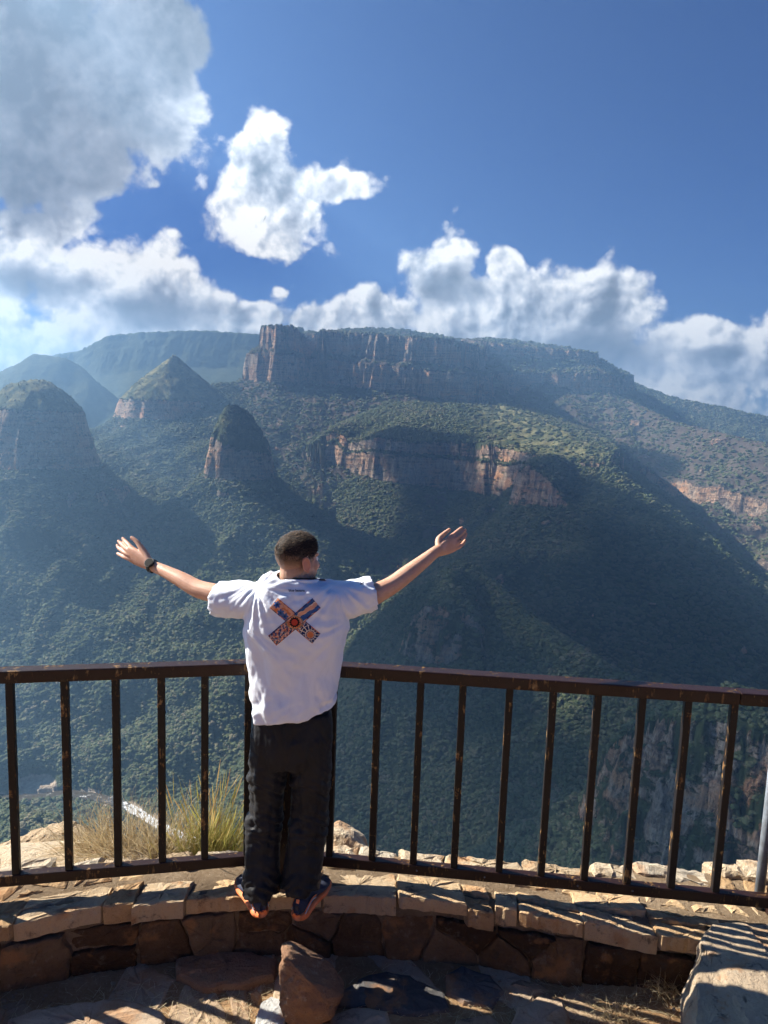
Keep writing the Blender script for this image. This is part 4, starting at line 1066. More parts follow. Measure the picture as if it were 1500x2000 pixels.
# ================================================================== the man at the railing
def J(px, py, y): return np.array(at_y(px, py, y))
def catmull(P, n):
    P = np.asarray(P, float); k = len(P); t = np.linspace(0, k - 1, n); i = np.clip(t.astype(int), 0, k - 2); f = (t - i)[:, None]
    p0, p1, p2, p3 = P[np.clip(i - 1, 0, k - 1)], P[i], P[i + 1], P[np.clip(i + 2, 0, k - 1)]
    return .5 * (2 * p1 + (p2 - p0) * f + (2 * p0 - 5 * p1 + 4 * p2 - p3) * f ** 2 + (3 * p1 - p0 - 3 * p2 + p3) * f ** 3)
class Body:
    """closed shapes collected, then fused into one skin"""
    def __init__(s): s.V = []; s.F = []
    def add(s, V, F):
        b = len(s.V); s.V += [tuple(v) for v in V]; s.F += [tuple(i + b for i in f) for f in F]
    def tube(s, path, rad, side=(0, 1, 0), seg=18, n=None, round_=True, power=2.0):
        """path points, radii (across side, across the other way)"""
        path = np.asarray(path, float); rad = np.asarray([(r, r) if np.isscalar(r) else r for r in rad], float)
        n = n or max(4, len(path) * 5); P = catmull(path, n); R = np.clip(catmull(rad, n), 1e-4, None)
        T = np.gradient(P, axis=0); T /= np.linalg.norm(T, axis=1)[:, None]
        if round_:
            e = [];
            for end, sg in ((0, -1), (-1, 1)):
                rr = R[end].min()
                e.append([(P[end] + T[end] * sg * rr * math.sin(a), R[end] * math.cos(a), T[end]) for a in (.5, 1.0, 1.35)])
            P = np.concatenate([[q[0] for q in e[0][::-1]], P, [q[0] for q in e[1]]]); R = np.concatenate([[q[1] for q in e[0][::-1]], R, [q[1] for q in e[1]]]); T = np.concatenate([[q[2] for q in e[0][::-1]], T, [q[2] for q in e[1]]])
        sd = np.asarray(side, float); V = []; F = []
        for p, r, t in zip(P, R, T):
            a = sd - t * (sd @ t); a /= np.linalg.norm(a); b = np.cross(t, a)
            for k in range(seg):
                an = 2 * math.pi * k / seg; c, d = math.cos(an), math.sin(an)
                c = math.copysign(abs(c) ** (2 / power), c); d = math.copysign(abs(d) ** (2 / power), d)
                V.append(p + a * r[0] * c + b * r[1] * d)
        m = len(P)
        for i in range(m - 1):
            for k in range(seg): F.append((i * seg + k, i * seg + (k + 1) % seg, (i + 1) * seg + (k + 1) % seg, (i + 1) * seg + k))
        F.append(tuple(range(seg))[::-1]); F.append(tuple((m - 1) * seg + k for k in range(seg)))
        s.add(V, F)
    def ell(s, c, r, M=None, nu=20, nv=12):
        V = []; F = []; M = np.eye(3) if M is None else M
        for j in range(nv + 1):
            th = math.pi * j / nv
            for i in range(nu):
                ph = 2 * math.pi * i / nu
                V.append(np.asarray(c) + M @ (np.array([math.sin(th) * math.cos(ph), math.sin(th) * math.sin(ph), math.cos(th)]) * r))
        for j in range(nv):
            for i in range(nu): F.append((j * nu + i, (j + 1) * nu + i, (j + 1) * nu + (i + 1) % nu, j * nu + (i + 1) % nu))
        s.add(V, F)
    def fuse(s, name, voxel, smooth=2, factor=.5):
        me = bpy.data.meshes.new(name); me.from_pydata(s.V, [], s.F); me.update()
        bm = bmesh.new(); bm.from_mesh(me); bmesh.ops.remove_doubles(bm, verts=bm.verts, dist=1e-5); bmesh.ops.recalc_face_normals(bm, faces=bm.faces); bm.to_mesh(me); bm.free()
        o = bpy.data.objects.new(name, me); scene.collection.objects.link(o)
        md = o.modifiers.new('fuse', 'REMESH'); md.mode = 'VOXEL'; md.voxel_size = voxel
        dg = bpy.context.evaluated_depsgraph_get(); dg.update()
        me2 = bpy.data.meshes.new_from_object(o.evaluated_get(dg)); bpy.data.objects.remove(o); bpy.data.meshes.remove(me)
        bm = bmesh.new(); bm.from_mesh(me2)
        for _ in range(smooth): bmesh.ops.smooth_vert(bm, verts=bm.verts, factor=factor, use_axis_x=True, use_axis_y=True, use_axis_z=True)
        bm.to_mesh(me2); bm.free(); me2.name = name
        me2.polygons.foreach_set('use_smooth', np.ones(len(me2.polygons), bool))
        return me2
def verts_of(me):
    co = np.empty(len(me.vertices) * 3, np.float32); me.vertices.foreach_get('co', co); co = co.reshape(-1, 3).astype(float)
    no = np.empty(len(me.vertices) * 3, np.float32); me.vertices.foreach_get('normal', no); return co, no.reshape(-1, 3).astype(float)
def set_verts(me, co): me.vertices.foreach_set('co', np.ascontiguousarray(co, np.float32).ravel()); me.update()

def skin_material():
    m, nt, b = material('skin', .52, .35)
    p = nt.new('ShaderNodeTexCoord').outputs['Object']
    n = nt.noise(p, 22, 5, .6); n2 = nt.noise(p, 260, 3, .6); n = nt.math('ADD', nt.math('MULTIPLY', n, .7), nt.math('MULTIPLY', nt.noise(p, 90, 4, .65), .3))
    c = nt.ramp(n, [(.3, (.50, .27, .175)), (.55, (.60, .345, .23)), (.75, (.66, .40, .285))])
    red = nt.attr('ruddy'); c = nt.mix(nt.math('MULTIPLY', red, .6), c, (.56, .20, .13))
    st = nt.attr('stubble'); sn = nt.noise(p, 700, 2, .5)
    c = nt.mix(nt.math('MULTIPLY', st, nt.range(sn, .25, .60, .55, 1.0)), c, (.030, .020, .014))
    nt.put(b.inputs['Base Color'], c)
    b.inputs['Subsurface Weight'].default_value = .12; b.inputs['Subsurface Radius'].default_value = (.012, .005, .003); b.inputs['Subsurface Scale'].default_value = .6
    nt.put(b.inputs['Normal'], nt.bump(n2, .12, .002)); return m
def cloth_material(name, a, bcol, weave=900, rough=.9, fold=.0):
    m, nt, b = material(name, rough, .2)
    p = nt.new('ShaderNodeTexCoord').outputs['Object']
    n = nt.noise(p, 9, 5, .6); nt.put(b.inputs['Base Color'], nt.mix(nt.range(n, .3, .7), a, bcol))
    w = nt.math('ADD', nt.noise(nt.mapping(p, scale=(weave, weave, weave * .6)), 1, 2, .5), nt.math('MULTIPLY', nt.noise(p, 70, 4, .6), .8))
    nt.put(b.inputs['Normal'], nt.bump(w, .22, .0022))
    b.inputs['Sheen Weight'].default_value = .04
    return m
HEAD_C = J(581, 1096, 3.035); YAW = math.radians(-40)
HM = np.array(Matrix.Rotation(YAW, 3, 'Z') @ Matrix.Rotation(math.radians(-4), 3, 'X'))
def H(x, y, z): return HEAD_C + HM @ np.array([x, y, z])
PO = np.array(at_z(552, 1758, WALL_Z)); PO[1] = 3.02
def person_part(name, me, mat, parent):
    me.materials.clear(); me.materials.append(mat)
    me.transform(Matrix.Translation(-Vector(PO))); return link(bpy.data.objects.new(name, me), parent)

def build_person():
    b = Body()
    # head
    b.ell(H(0, -.014, .034), (.075, .097, .086), HM); b.ell(H(0, .034, -.028), (.065, .066, .090), HM)
    b.ell(H(0, .046, -.072), (.048, .046, .042), HM); b.ell(H(0, .080, -.094), (.022, .018, .018), HM)
    b.tube([H(0, .090, .024), H(0, .100, .0), H(0, .108, -.022)], [.008, .010, .0115], HM @ np.array([1, 0, 0]), 12)
    b.ell(H(-.011, .095, -.029), (.008, .010, .007), HM); b.ell(H(.011, .095, -.029), (.008, .010, .007), HM)
    b.tube([H(-.040, .074, .032), H(0, .086, .032), H(.040, .074, .032)], [.010, .012, .010], (0, 0, 1), 10)
    for s in (-1, 1):
        b.ell(H(.046 * s, .056, -.014), (.024, .026, .026), HM); b.ell(H(.050 * s, .020, -.070), (.018, .034, .026), HM)
        E = HM @ np.array(Matrix.Rotation(math.radians(-22 * s), 3, 'Z')) @ np.array(Matrix.Rotation(math.radians(10), 3, 'X'))
        ec = H(.078 * s, -.024, -.002)
        ring_ = [ec + E @ np.array([.006 * s, .016 * math.cos(a) * (1 if a < 3.14 else .8), .030 * math.sin(a)]) for a in np.linspace(-1.0, 4.1, 12)]
        b.tube(ring_, [.0045] * 12, E @ np.array([1, 0, 0]), 8); b.ell(ec + E @ np.array([0, .002, 0]), (.006, .014, .026), E); b.ell(ec + E @ np.array([.003 * s, .006, -.028]), (.006, .008, .009), E)
    b.tube([H(-.023, .092, -.056), H(0, .099, -.054), H(.023, .092, -.056)], [.004, .007, .004], (0, 0, 1), 8)
    b.tube([H(-.021, .090, -.066), H(0, .097, -.067), H(.021, .090, -.066)], [.004, .0075, .004], (0, 0, 1), 8)
    # neck, trunk and legs (covered by the clothes)
    nb = J(583, 1150, 3.05)
    b.tube([H(0, -.020, -.02), H(0, -.022, -.075), nb + np.array([0, .0, .0]), nb + np.array([0, .01, -.06])], [(.058, .060), (.055, .056), (.059, .058), (.085, .06)], (1, 0, 0), 20)
    b.tube([J(577, 1165, 3.03), J(577, 1260, 3.03), J(572, 1400, 3.03)], [(.14, .085), (.145, .09), (.135, .09)], (1, 0, 0), 24)
    for hip, knee, ank in (((535, 1440), (517, 1560), (511, 1735)), ((605, 1440), (603, 1560), (588, 1735))):
        b.tube([J(*hip, 3.04), J(*knee, 3.03), J(*ank, 2.985)], [.075, .05, .04], (1, 0, 0), 14)
    # arms
    b.tube([J(577, 1172, 3.03), J(505, 1168, 3.03), J(440, 1163, 3.07), J(408, 1156, 3.10), J(384, 1149, 3.13), J(356, 1133, 3.17), J(325, 1117, 3.22), J(303, 1107.5, 3.255), J(294, 1103, 3.27)],
           [.06, .058, .047, .042, (.040, .041), (.036, .037), (.029, .030), (.027, .023), (.028, .023)], (0, 0, 1), 18)
    b.tube([J(577, 1172, 3.03), J(652, 1168, 3.03), J(715, 1166, 3.06), J(745, 1154, 3.09), J(770, 1140, 3.12), J(795, 1121, 3.16), J(825, 1098, 3.21), J(848, 1080, 3.25), J(858, 1074, 3.265)],
           [.06, .058, .050, .044, (.040, .041), (.038, .040), (.032, .034), (.028, .025), (.028, .024)], (0, 0, 1), 18)
    # hands: flat palm, four unequal fingers and a thumb
    def hand(wrist, palm_i, palm_p, thumb, fingers, y0, sgn):
        w = J(*wrist, y0); ki, kp = J(*palm_i, y0 + .055), J(*palm_p, y0 + .075)
        km = (ki + kp) / 2; wide = (ki - kp) / np.linalg.norm(ki - kp); d = km - w; d /= np.linalg.norm(d)
        b.tube([w - d * .01, w + (km - w) * .35, w + (km - w) * .75, km], [(.027, .022), (.036, .020), (.040, .017), (.036, .0135)], wide, 20, power=2.4)
        mid = thumb[0]; b.tube([w + (km - w) * .12 + wide * .016, J(*thumb[0], y0 + .030), J(*thumb[1], y0 + .050), J(*thumb[2], y0 + .062)], [.017, .0155, .0115, .0085], wide, 12)
        for pts, r in fingers:
            ys = [y0 + .040, y0 + .062, y0 + .092, y0 + .112, y0 + .122]; P = [J(*q, yy) for q, yy in zip(pts, ys)]
            b.tube(P, [r * 1.05, r * 1.12, r * 1.0, r * .92, r * .74], (0, 1, 0), 12, n=16)
    hand((295, 1103), (256, 1070), (247, 1090), [(280, 1076), (268, 1059), (257.5, 1050)],
         [(((270, 1079), (256, 1069), (248.5, 1061), (243.5, 1056), (240, 1051.5)), .0102), (((267, 1084), (251, 1075.5), (240.5, 1066), (235.5, 1061), (231.5, 1057)), .0104),
          (((266, 1090), (247.5, 1082), (236.5, 1074), (231.5, 1069.5), (229, 1065)), .0098), (((266, 1096), (246.5, 1089.5), (237.5, 1085), (232.5, 1082.5), (229.5, 1081)), .0088)], 3.27, -1)
    hand((857, 1075), (882, 1049), (897, 1069), [(857, 1054), (867, 1043), (877.5, 1034.5)],
         [(((868, 1058), (882, 1047.5), (891, 1040), (897.5, 1034.5), (902, 1031)), .0102), (((872, 1063), (888.5, 1053), (898, 1045), (904, 1039.5), (908.5, 1035.5)), .0104),
          (((876, 1068), (893.5, 1060.5), (902.5, 1052.5), (907.5, 1047), (910.5, 1042.5)), .0098), (((878, 1074), (895, 1069), (902, 1064), (906, 1059.5), (908.5, 1055)), .0090)], 3.265, 1)
    me = b.fuse('person', .0025, 2, .5)
    co, no = verts_of(me); hl = (co - HEAD_C) @ HM            # head coordinates
    onhead = (np.abs(hl[:, 0]) < .11) & (hl[:, 2] > -.14) & (np.abs(hl[:, 1]) < .14)
    x, y, z = hl[:, 0], hl[:, 1], hl[:, 2]
    hairline = -.062 + .020 * sstep(.0, -.06, y) * 0 + .05 * sstep(-.02, .05, y)
    fade = sstep(-.075, .022, z - .045 * sstep(-.03, .06, y)) * sstep(.050, .022, y - .10 * z)
    ear = (np.abs(x) > .074) & (np.abs(z + .004) < .045) & (y > -.055) & (y < .018)
    beard = sstep(-.035, -.065, z + .25 * np.clip(.02 - y, 0, 1)) * sstep(-.012, .02, y) * .8
    st = np.where(onhead, np.maximum(np.where(ear, 0, fade * .92), np.where(ear, 0, beard)), 0)
    set_attr(me, 'stubble', st); set_attr(me, 'ruddy', np.where(onhead & ear, .9, 0) + np.where((co[:, 0] < -1.06) | (co[:, 0] > .30), .15, 0))
    me.transform(Matrix.Translation(-Vector(PO)))
    per = link(bpy.data.objects.new('person', me)); per.location = Vector(PO); me.materials.append(skin_material())
    tag(per, 'person in white printed t-shirt standing on the wall with both arms spread wide', 'person')
    # eyes
    me_, nt, bb = material('eye_white', .2, .5); nt.put(bb.inputs['Base Color'], (.75, .72, .68))
    mi, nt, bb = material('iris', .2, .5); nt.put(bb.inputs['Base Color'], (.06, .035, .02))
    for s in (-1, 1):
        e = Body(); e.ell(H(.030 * s, .079, .010), (.0125, .0125, .0125), HM, 16, 10); em = bpy.data.meshes.new('eye'); em.from_pydata(e.V, [], e.F); eo = person_part('eye', em, me_, per)
        e = Body(); e.ell(H(.030 * s, .0895, .010), (.0058, .0025, .0058), HM, 12, 8); em = bpy.data.meshes.new('iris'); em.from_pydata(e.V, [], e.F); io = person_part('iris', em, mi, eo)
    # ---------------- hair: a close cap of many short locks, long on top and clipped at the sides
    mh, nt, bb = material('hair', .62, .25)
    hr = nt.attr('shade'); nt.put(bb.inputs['Base Color'], nt.ramp(hr, [(0, (.014, .009, .006)), (.5, (.050, .031, .019)), (1, (.19, .115, .066))]))
    r = np.random.default_rng(3); V = []; F = []; SH = []
    def scalp(u, v):                       # u azimuth from the back, v elevation
        d = np.array([math.cos(v) * math.sin(u), -math.cos(v) * math.cos(u), math.sin(v)])
        return np.array([0, -.014, .034]) + d * np.array([.0755, .0975, .0865]), d / np.array([.0755, .0975, .0865])
    n_locks = 12000
    for i in range(n_locks):
        u = r.uniform(-math.pi, math.pi); v = math.asin(r.uniform(-.42, 1.0)); p, d = scalp(u, v); d = d / np.linalg.norm(d)
        if p[1] > .072 - .12 * max(0, .09 - p[2]) and p[2] < .085: continue
        if p[1] > .04 and p[2] < .05: continue
        if abs(p[0]) > .066 and p[2] < .026 and -.045 < p[1] < .02: continue
        if r.random() > float(sstep(-.002, .062, p[2])): continue
        k = float(sstep(-.01, .10, p[2] - .10 * max(0, p[1])))
        L = .0028 + .019 * k ** 1.3 * r.uniform(.65, 1.2)
        up_ = np.array([r.normal(0, .30) + .25, .85 + r.normal(0, .2), .15]); dn = np.array([r.normal(0, .2), .25, -.9])
        flow = up_ * k + dn * (1 - k); flow /= np.linalg.norm(flow); lean = .70 + .2 * (1 - k)
        dirn = d * (1 - lean) + flow * lean; dirn -= d * min(0, dirn @ d) * 1.05; dirn /= np.linalg.norm(dirn)
        side = np.cross(d, dirn); side /= np.linalg.norm(side) + 1e-9; w = r.uniform(.0005, .0011) * (.6 + .6 * k)
        p0 = p - d * .002; p1 = p + dirn * L * .5 + d * L * .26; p2 = p + dirn * L + d * L * .18
        b0 = len(V); sh = np.clip(r.normal(.4, .28), 0, 1)
        for q, ww in ((p0, w), (p1, w * .9)):
            V.append(H(*(q - side * ww))); V.append(H(*(q + side * ww)))
        V.append(H(*p2)); F += [(b0, b0 + 1, b0 + 3, b0 + 2), (b0 + 2, b0 + 3, b0 + 4)]; SH += [sh * .6] * 2 + [sh] * 3
    # under-layer that hides the scalp
    nu, nv = 64, 24; b0 = len(V)
    for j in range(nv + 1):
        v = .10 + (math.pi / 2 - .10) * j / nv
        for i in range(nu):
            u = 2 * math.pi * i / nu; p, d = scalp(u, v); d = d / np.linalg.norm(d)
            k = float(sstep(-.03, .10, p[2] - .25 * max(0, p[1]))); front = float(sstep(.050, .080, p[1])) * float(sstep(.09, .05, p[2]))
            V.append(H(*(p + d * (-.007 + .0090 * k - .02 * front)))); SH.append(.12)
    for j in range(nv):
        for i in range(nu): F.append((b0 + j * nu + i, b0 + j * nu + (i + 1) % nu, b0 + (j + 1) * nu + (i + 1) % nu, b0 + (j + 1) * nu + i))
    hm = bpy.data.meshes.new('hair'); hm.from_pydata([tuple(v) for v in V], [], F); set_attr(hm, 'shade', np.array(SH)); person_part('hair', hm, mh, per)
    # ---------------- t-shirt
    t = Body()
    rows = [(1146, 520, 655, .095), (1158, 500, 672, .108), (1180, 488, 683, .122), (1215, 479, 681, .130), (1260, 480, 673, .130), (1300, 483, 668, .128), (1345, 489, 662, .126), (1385, 494, 657, .126), (1416, 497, 655, .126)]
    path = []; rad = []
    for y_, l, r_, dp in rows:
        y_ = y_ - .041 * (y_ - 817); L_, R_ = J(l, y_, 3.03), J(r_, y_, 3.03); path.append((L_ + R_) / 2); rad.append(((R_[0] - L_[0]) / 2, dp))
    t.tube(path, rad, (1, 0, 0), 48, 40, round_=False, power=2.5)
    t.tube([J(545, 1178, 3.03), J(505, 1174, 3.03), J(466, 1172, 3.05), J(438, 1171, 3.065), J(420, 1167, 3.075)], [(.080, .085), (.080, .085), (.079, .080), (.076, .077), (.073, .074)], (0, 0, 1), 26, 24, round_=False)
    t.tube([J(620, 1180, 3.03), J(655, 1174, 3.03), J(688, 1170, 3.045), J(712, 1164, 3.06), J(731, 1159, 3.07)], [(.080, .085), (.080, .085), (.077, .080), (.071, .073), (.067, .068)], (0, 0, 1), 26, 24, round_=False)
    t.tube([J(584, 1122, 3.02), J(582, 1146, 3.03), J(580, 1175, 3.03)], [(.072, .070), (.092, .085), (.15, .10)], (1, 0, 0), 30, 10, round_=False)
    t.tube([J(500, 1150, 3.03), J(545, 1146, 3.03), J(620, 1146, 3.03), J(668, 1148, 3.03)], [(.030, .06)] * 4, (0, 0, 1), 16, 16)
    sm = t.fuse('t_shirt', .0060, 6, .5)
    bm = bmesh.new(); bm.from_mesh(sm); bm.normal_update()
    cl, cr = J(420, 1167, 3.075), J(731, 1159, 3.07); dl = cl - J(438, 1171, 3.065); dr = cr - J(712, 1164, 3.06); dl /= np.linalg.norm(dl); dr /= np.linalg.norm(dr)
    hz0 = J(575, 1416 - .041 * (1416 - 817), 3.03)[2]; kill = []; NKC = J(584, 1137, 2.95)
    for f in bm.faces:
        c = np.array(f.calc_center_median()); n = np.array(f.normal)
        if n[2] < -.75 and c[2] < hz0 + .02: kill.append(f)
        elif n @ dl > .75 and np.linalg.norm(c - cl) < .10: kill.append(f)
        elif n @ dr > .75 and np.linalg.norm(c - cr) < .10: kill.append(f)
        elif np.hypot(c[0] - NKC[0], c[1] - 3.02) < .105 and c[2] > NKC[2] - .10 * (c[1] - 2.95): kill.append(f)
    bmesh.ops.delete(bm, geom=kill, context='FACES'); bm.to_mesh(sm); bm.free()
    co, no = verts_of(sm); X, Z = co[:, 0], co[:, 2]
    aL, aR, nk = J(478, 1212, 2.95), J(682, 1212, 2.95), J(584, 1140, 3.0); sL, sR = J(505, 1140, 3.0), J(660, 1140, 3.0)
    d = np.zeros(len(co))
    def radial(c, freq, amp, reach, seed, a0=None, spread=1.2):
        dx, dz = X - c[0], Z - c[2]; rr = np.hypot(dx, dz); an = np.arctan2(dz, dx)
        w = np.exp(-(rr / reach) ** 1.5) * sstep(.01, .06, rr)
        if a0 is not None: da = np.angle(np.exp(1j * (an - a0))); w = w * np.exp(-(da / spread) ** 2)
        return amp * w * fbm(an * freq + seed, rr * 3 + seed, 3, .5, seed, ridged=True)
    d += radial(aL, 2.2, .036, .30, 3, -.75, 1.0) + radial(aR, 2.2, .036, .30, 5, math.pi + .75, 1.0)     # from the armpits across the back
    d += radial(sL, 3.2, .034, .17, 7) + radial(sR, 3.2, .034, .17, 9)                                       # gathered over the raised shoulders
    d += radial(nk, 2.2, .020, .18, 11, -1.57, 1.3)
    body = sstep(J(0, 1235, 3.03)[2], J(0, 1330, 3.03)[2], Z) * ((X > aL[0] - .02) & (X < aR[0] + .02))
    d += body * .030 * fbm(X / .11 + Z * 2.2, (Z - .55 * X) / .30, 4, .5, 13, ridged=True)
    d += body * .024 * fbm((X + .75 * Z) / .55, (Z - .55 * (X + .37)) / .085, 3, .5, 15, ridged=True) * sstep(J(0, 1290, 3.03)[2], J(0, 1370, 3.03)[2], Z)
    for c, dd in ((cl, dl), (cr, dr)):                                                                        # sleeve folds ring the arm
        s_ = (co - c) @ dd; m = np.exp(-(s_ / .10) ** 2) * (np.linalg.norm(co - c - s_[:, None] * dd, axis=1) < .12)
        d += m * .020 * fbm(s_ / .12, np.arctan2(co[:, 1] - c[1], Z - c[2]) * 1.1, 3, .5, 17, ridged=True)
    d += .0016 * fbm(X / .030, Z / .034, 3, .55, 19)
    d -= .009 * body + .004
    hem = sstep(hz0 + .022, hz0 + .012, Z) * .0015; d += hem
    co2 = co + no * d[:, None]
    # the hem dips at the left and is caught up at the right
    lowf = sstep(hz0 + .16, hz0, co2[:, 2]); co2[:, 2] += lowf * (.016 * np.sin((X - PO[0]) * 9) + .035 * sstep(-.30, -.18, X))
    set_verts(sm, co2)
    bm = bmesh.new(); bm.from_mesh(sm); [bmesh.ops.smooth_vert(bm, verts=bm.verts, factor=.5, use_axis_x=True, use_axis_y=True, use_axis_z=True) for _ in range(3)]; bm.to_mesh(sm); bm.free()
    bvh = BVHTree.FromPolygons([v.co[:] for v in sm.vertices], [p.vertices[:] for p in sm.polygons])
    m_sh = cloth_material('white_cotton', (.73, .765, .83), (.77, .80, .86))
    shirt = person_part('t_shirt', sm, m_sh, per)
    sol = shirt.modifiers.new('thickness', 'SOLIDIFY'); sol.thickness = .0016; sol.offset = -1
    # neck band
    nb_ = Body(); cpts = []
    cc = J(584, 1138.5, 2.96) + np.array([0, .06, .003])
    for a in np.linspace(0, 2 * math.pi, 25)[:-1]: cpts.append(cc + np.array([.076 * math.cos(a), .074 * math.sin(a), -.012 * math.sin(a) - .006]))
    nb_.tube(cpts + cpts[:1], [(.0085, .0035)] * 25, (0, 0, 1), 8, 72, round_=False)
    nm = bpy.data.meshes.new('neck_band'); nm.from_pydata(nb_.V, [], nb_.F); nm.polygons.foreach_set('use_smooth', np.ones(len(nm.polygons), bool)); person_part('neck_band', nm, m_sh, shirt)
    mc, nt, bb = material('black_cord', .6, .3); nt.put(bb.inputs['Base Color'], (.012, .011, .012))
    nb_ = Body(); nb_.tube([p + np.array([0, 0, .012]) + (cc - p) * np.array([.10, .10, 0]) for p in cpts + cpts[:1]], [.0022] * 25, (0, 0, 1), 8, 72, round_=False)
    nm = bpy.data.meshes.new('necklace_cord'); nm.from_pydata(nb_.V, [], nb_.F); person_part('necklace_cord', nm, mc, per)
    # ---------------- print on the back: a cross of two patterned bars, lettering, small mark on the sleeve
    def onto(px, py, lift):
        o_, d_ = Vector((0, 0, CAM_H)), Vector(ray(px, py)).normalized()
        h, n, i, dist = bvh.ray_cast(o_, d_)
        return None if h is None else np.array(h - d_ * lift)
    mp, nt, bb = material('shirt_print', .85, .15); ca = nt.new('ShaderNodeVertexColor'); ca.layer_name = 'ink'; nt.put(bb.inputs['Base Color'], ca.outputs[0])
    NAVY, BLUE, ORA, PEACH, CREAM, RED, BLK, OLIVE = [np.array(c) for c in ((.012, .030, .105), (.05, .11, .27), (.62, .19, .07), (.72, .36, .22), (.78, .68, .55), (.52, .06, .03), (.008, .008, .012), (.30, .24, .10))]
    CX, CY = 575.3, 1215.5
    def ink(px, py, a, w):
        """a along the bar -1..1, w across -1..1"""
        dx, dy = px - CX, py - CY; r_ = math.hypot(dx, dy); an = math.atan2(dy, dx)
        q = lambda s, k: float(fbm(np.array([px / s + k]), np.array([py / s - k]), 3, .55, 33)[0])
        c = NAVY if q(5.5, 0) + .10 * math.sin(px * .9) > .02 else (PEACH if q(9, 7) > 0 else ORA)
        if abs(q(7, 3)) < .028: c = CREAM
        if abs(q(5, 11) - .12) < .03: c = BLUE
        if dx > 0 and dy > 0:                                   # lower right: orange disc among navy petals
            ex, ey = px - 606, py - 1240; rr = math.hypot(ex, ey); aa = math.atan2(ey, ex)
            if rr < 7: c = ORA if rr < 6.0 else PEACH
            elif rr < 22: c = NAVY if abs(math.sin(aa * 7)) > .30 and (rr % 9) > 1.2 else CREAM
        elif dx < 0 and dy < 0:                                  # upper left: blue flowers on peach
            c = PEACH if q(8, 2) > -.12 else ORA
            for fx, fy in ((541, 1181), (548, 1197), (556, 1204)):
                ex, ey = px - fx, py - fy; rr = math.hypot(ex, ey); aa = math.atan2(ey, ex)
                if rr < 7.5 * (.55 + .45 * abs(math.cos(aa * 3 + fx))): c = BLUE if rr > 2 else NAVY
        elif dx > 0 and dy < 0:                                  # upper right: waves
            s = math.sin((px * .35 + py * .55) * .55 + 2.0 * q(12, 5)); c = BLUE if s > .35 else (NAVY if s > -.1 else (CREAM if s > -.4 else PEACH))
        if r_ < 19:
            e = (dx / 17) ** 2 + (dy / 12.5) ** 2
            if e < 1: c = OLIVE if e > .8 else ORA if q(6, 1) > -.1 else PEACH
            if r_ < 10.5 * (.78 + .22 * abs(math.cos(an * 7))): c = BLK
            if r_ < 6.2: c = RED
        if abs(w) > .90: c = ORA if q(10, 4) > 0 else NAVY
        return c
    V = []; F = []; C = []
    for (x0, y0, x1, y1) in ((534.5, 1177.5, 618, 1247.5), (618.5, 1178, 531.5, 1251.5)):
        ax, ay = x1 - x0, y1 - y0; L = math.hypot(ax, ay); ux, uy = ax / L, ay / L; nx, ny = -uy, ux; W = 12.6
        na, nw = 150, 42; g = {}
        for i in range(na + 1):
            for k in range(nw + 1):
                a, w = i / na, k / nw * 2 - 1; px, py = x0 + ax * a + nx * w * W, y0 + ay * a + ny * w * W
                p = onto(px, py, .0024 + (.0004 if x0 > 600 else 0))
                if p is not None: g[i, k] = len(V); V.append(p); C.append(ink(px, py, a * 2 - 1, w))
        for i in range(na):
            for k in range(nw):
                q = [g.get(t_) for t_ in ((i, k), (i + 1, k), (i + 1, k + 1), (i, k + 1))]
                if None not in q: F.append(q)
    pm = bpy.data.meshes.new('cross_print'); pm.from_pydata([tuple(v) for v in V], [], F); set_attr(pm, 'ink', np.array(C), 'FLOAT_COLOR'); pm.polygons.foreach_set('use_smooth', np.ones(len(F), bool))
    person_part('cross_print', pm, mp, shirt)
    ml, nt, bb = material('navy_ink', .8, .2); nt.put(bb.inputs['Base Color'], (.012, .016, .05))
    cu = bpy.data.curves.new('lettering', 'FONT'); cu.body = 'blue banana'; cu.size = 1.0; cu.offset = .018; cu.resolution_u = 4
    to = bpy.data.objects.new('lettering', cu); scene.collection.objects.link(to); dg = bpy.context.evaluated_depsgraph_get(); dg.update()
    tm = bpy.data.meshes.new_from_object(to.evaluated_get(dg)); bpy.data.objects.remove(to)
    tv, _ = verts_of(tm); w_ = tv[:, 0].max() - tv[:, 0].min(); s_ = 31.0 / w_
    out = []
    for v in tv: 
        p = onto(564 + (v[0] - tv[:, 0].min()) * s_, 1155.3 - v[1] * s_ * 1.05, .0022); out.append(p if p is not None else J(580, 1152, 2.93))
    set_verts(tm, np.array(out)); person_part('lettering', tm, ml, shirt)
    V = []; F = []
    for (x0, y0, x1, y1) in ((703.5, 1137, 710, 1141.5), (710, 1136.5, 704, 1142)):
        b0 = len(V); L = math.hypot(x1 - x0, y1 - y0); nx, ny = -(y1 - y0) / L, (x1 - x0) / L
        for a in np.linspace(0, 1, 6):
            for w in (-.6, .6):
                p = onto(x0 + (x1 - x0) * a + nx * w, y0 + (y1 - y0) * a + ny * w, .0022); V.append(p if p is not None else J(706, 1139, 3.0))
        F += [(b0 + 2 * k, b0 + 2 * k + 1, b0 + 2 * k + 3, b0 + 2 * k + 2) for k in range(5)]
    em = bpy.data.meshes.new('sleeve_mark'); em.from_pydata([tuple(v) for v in V], [], F); person_part('sleeve_mark', em, ml, shirt)
    # ---------------- trousers
    t = Body()
    def rowpath(rows):
        P, R = [], []
        for y_, l, r_, dp, yy in rows:
            a, c = J(l, y_, yy), J(r_, y_, yy); P.append((a + c) / 2); R.append(((c[0] - a[0]) / 2, dp))
        return P, R
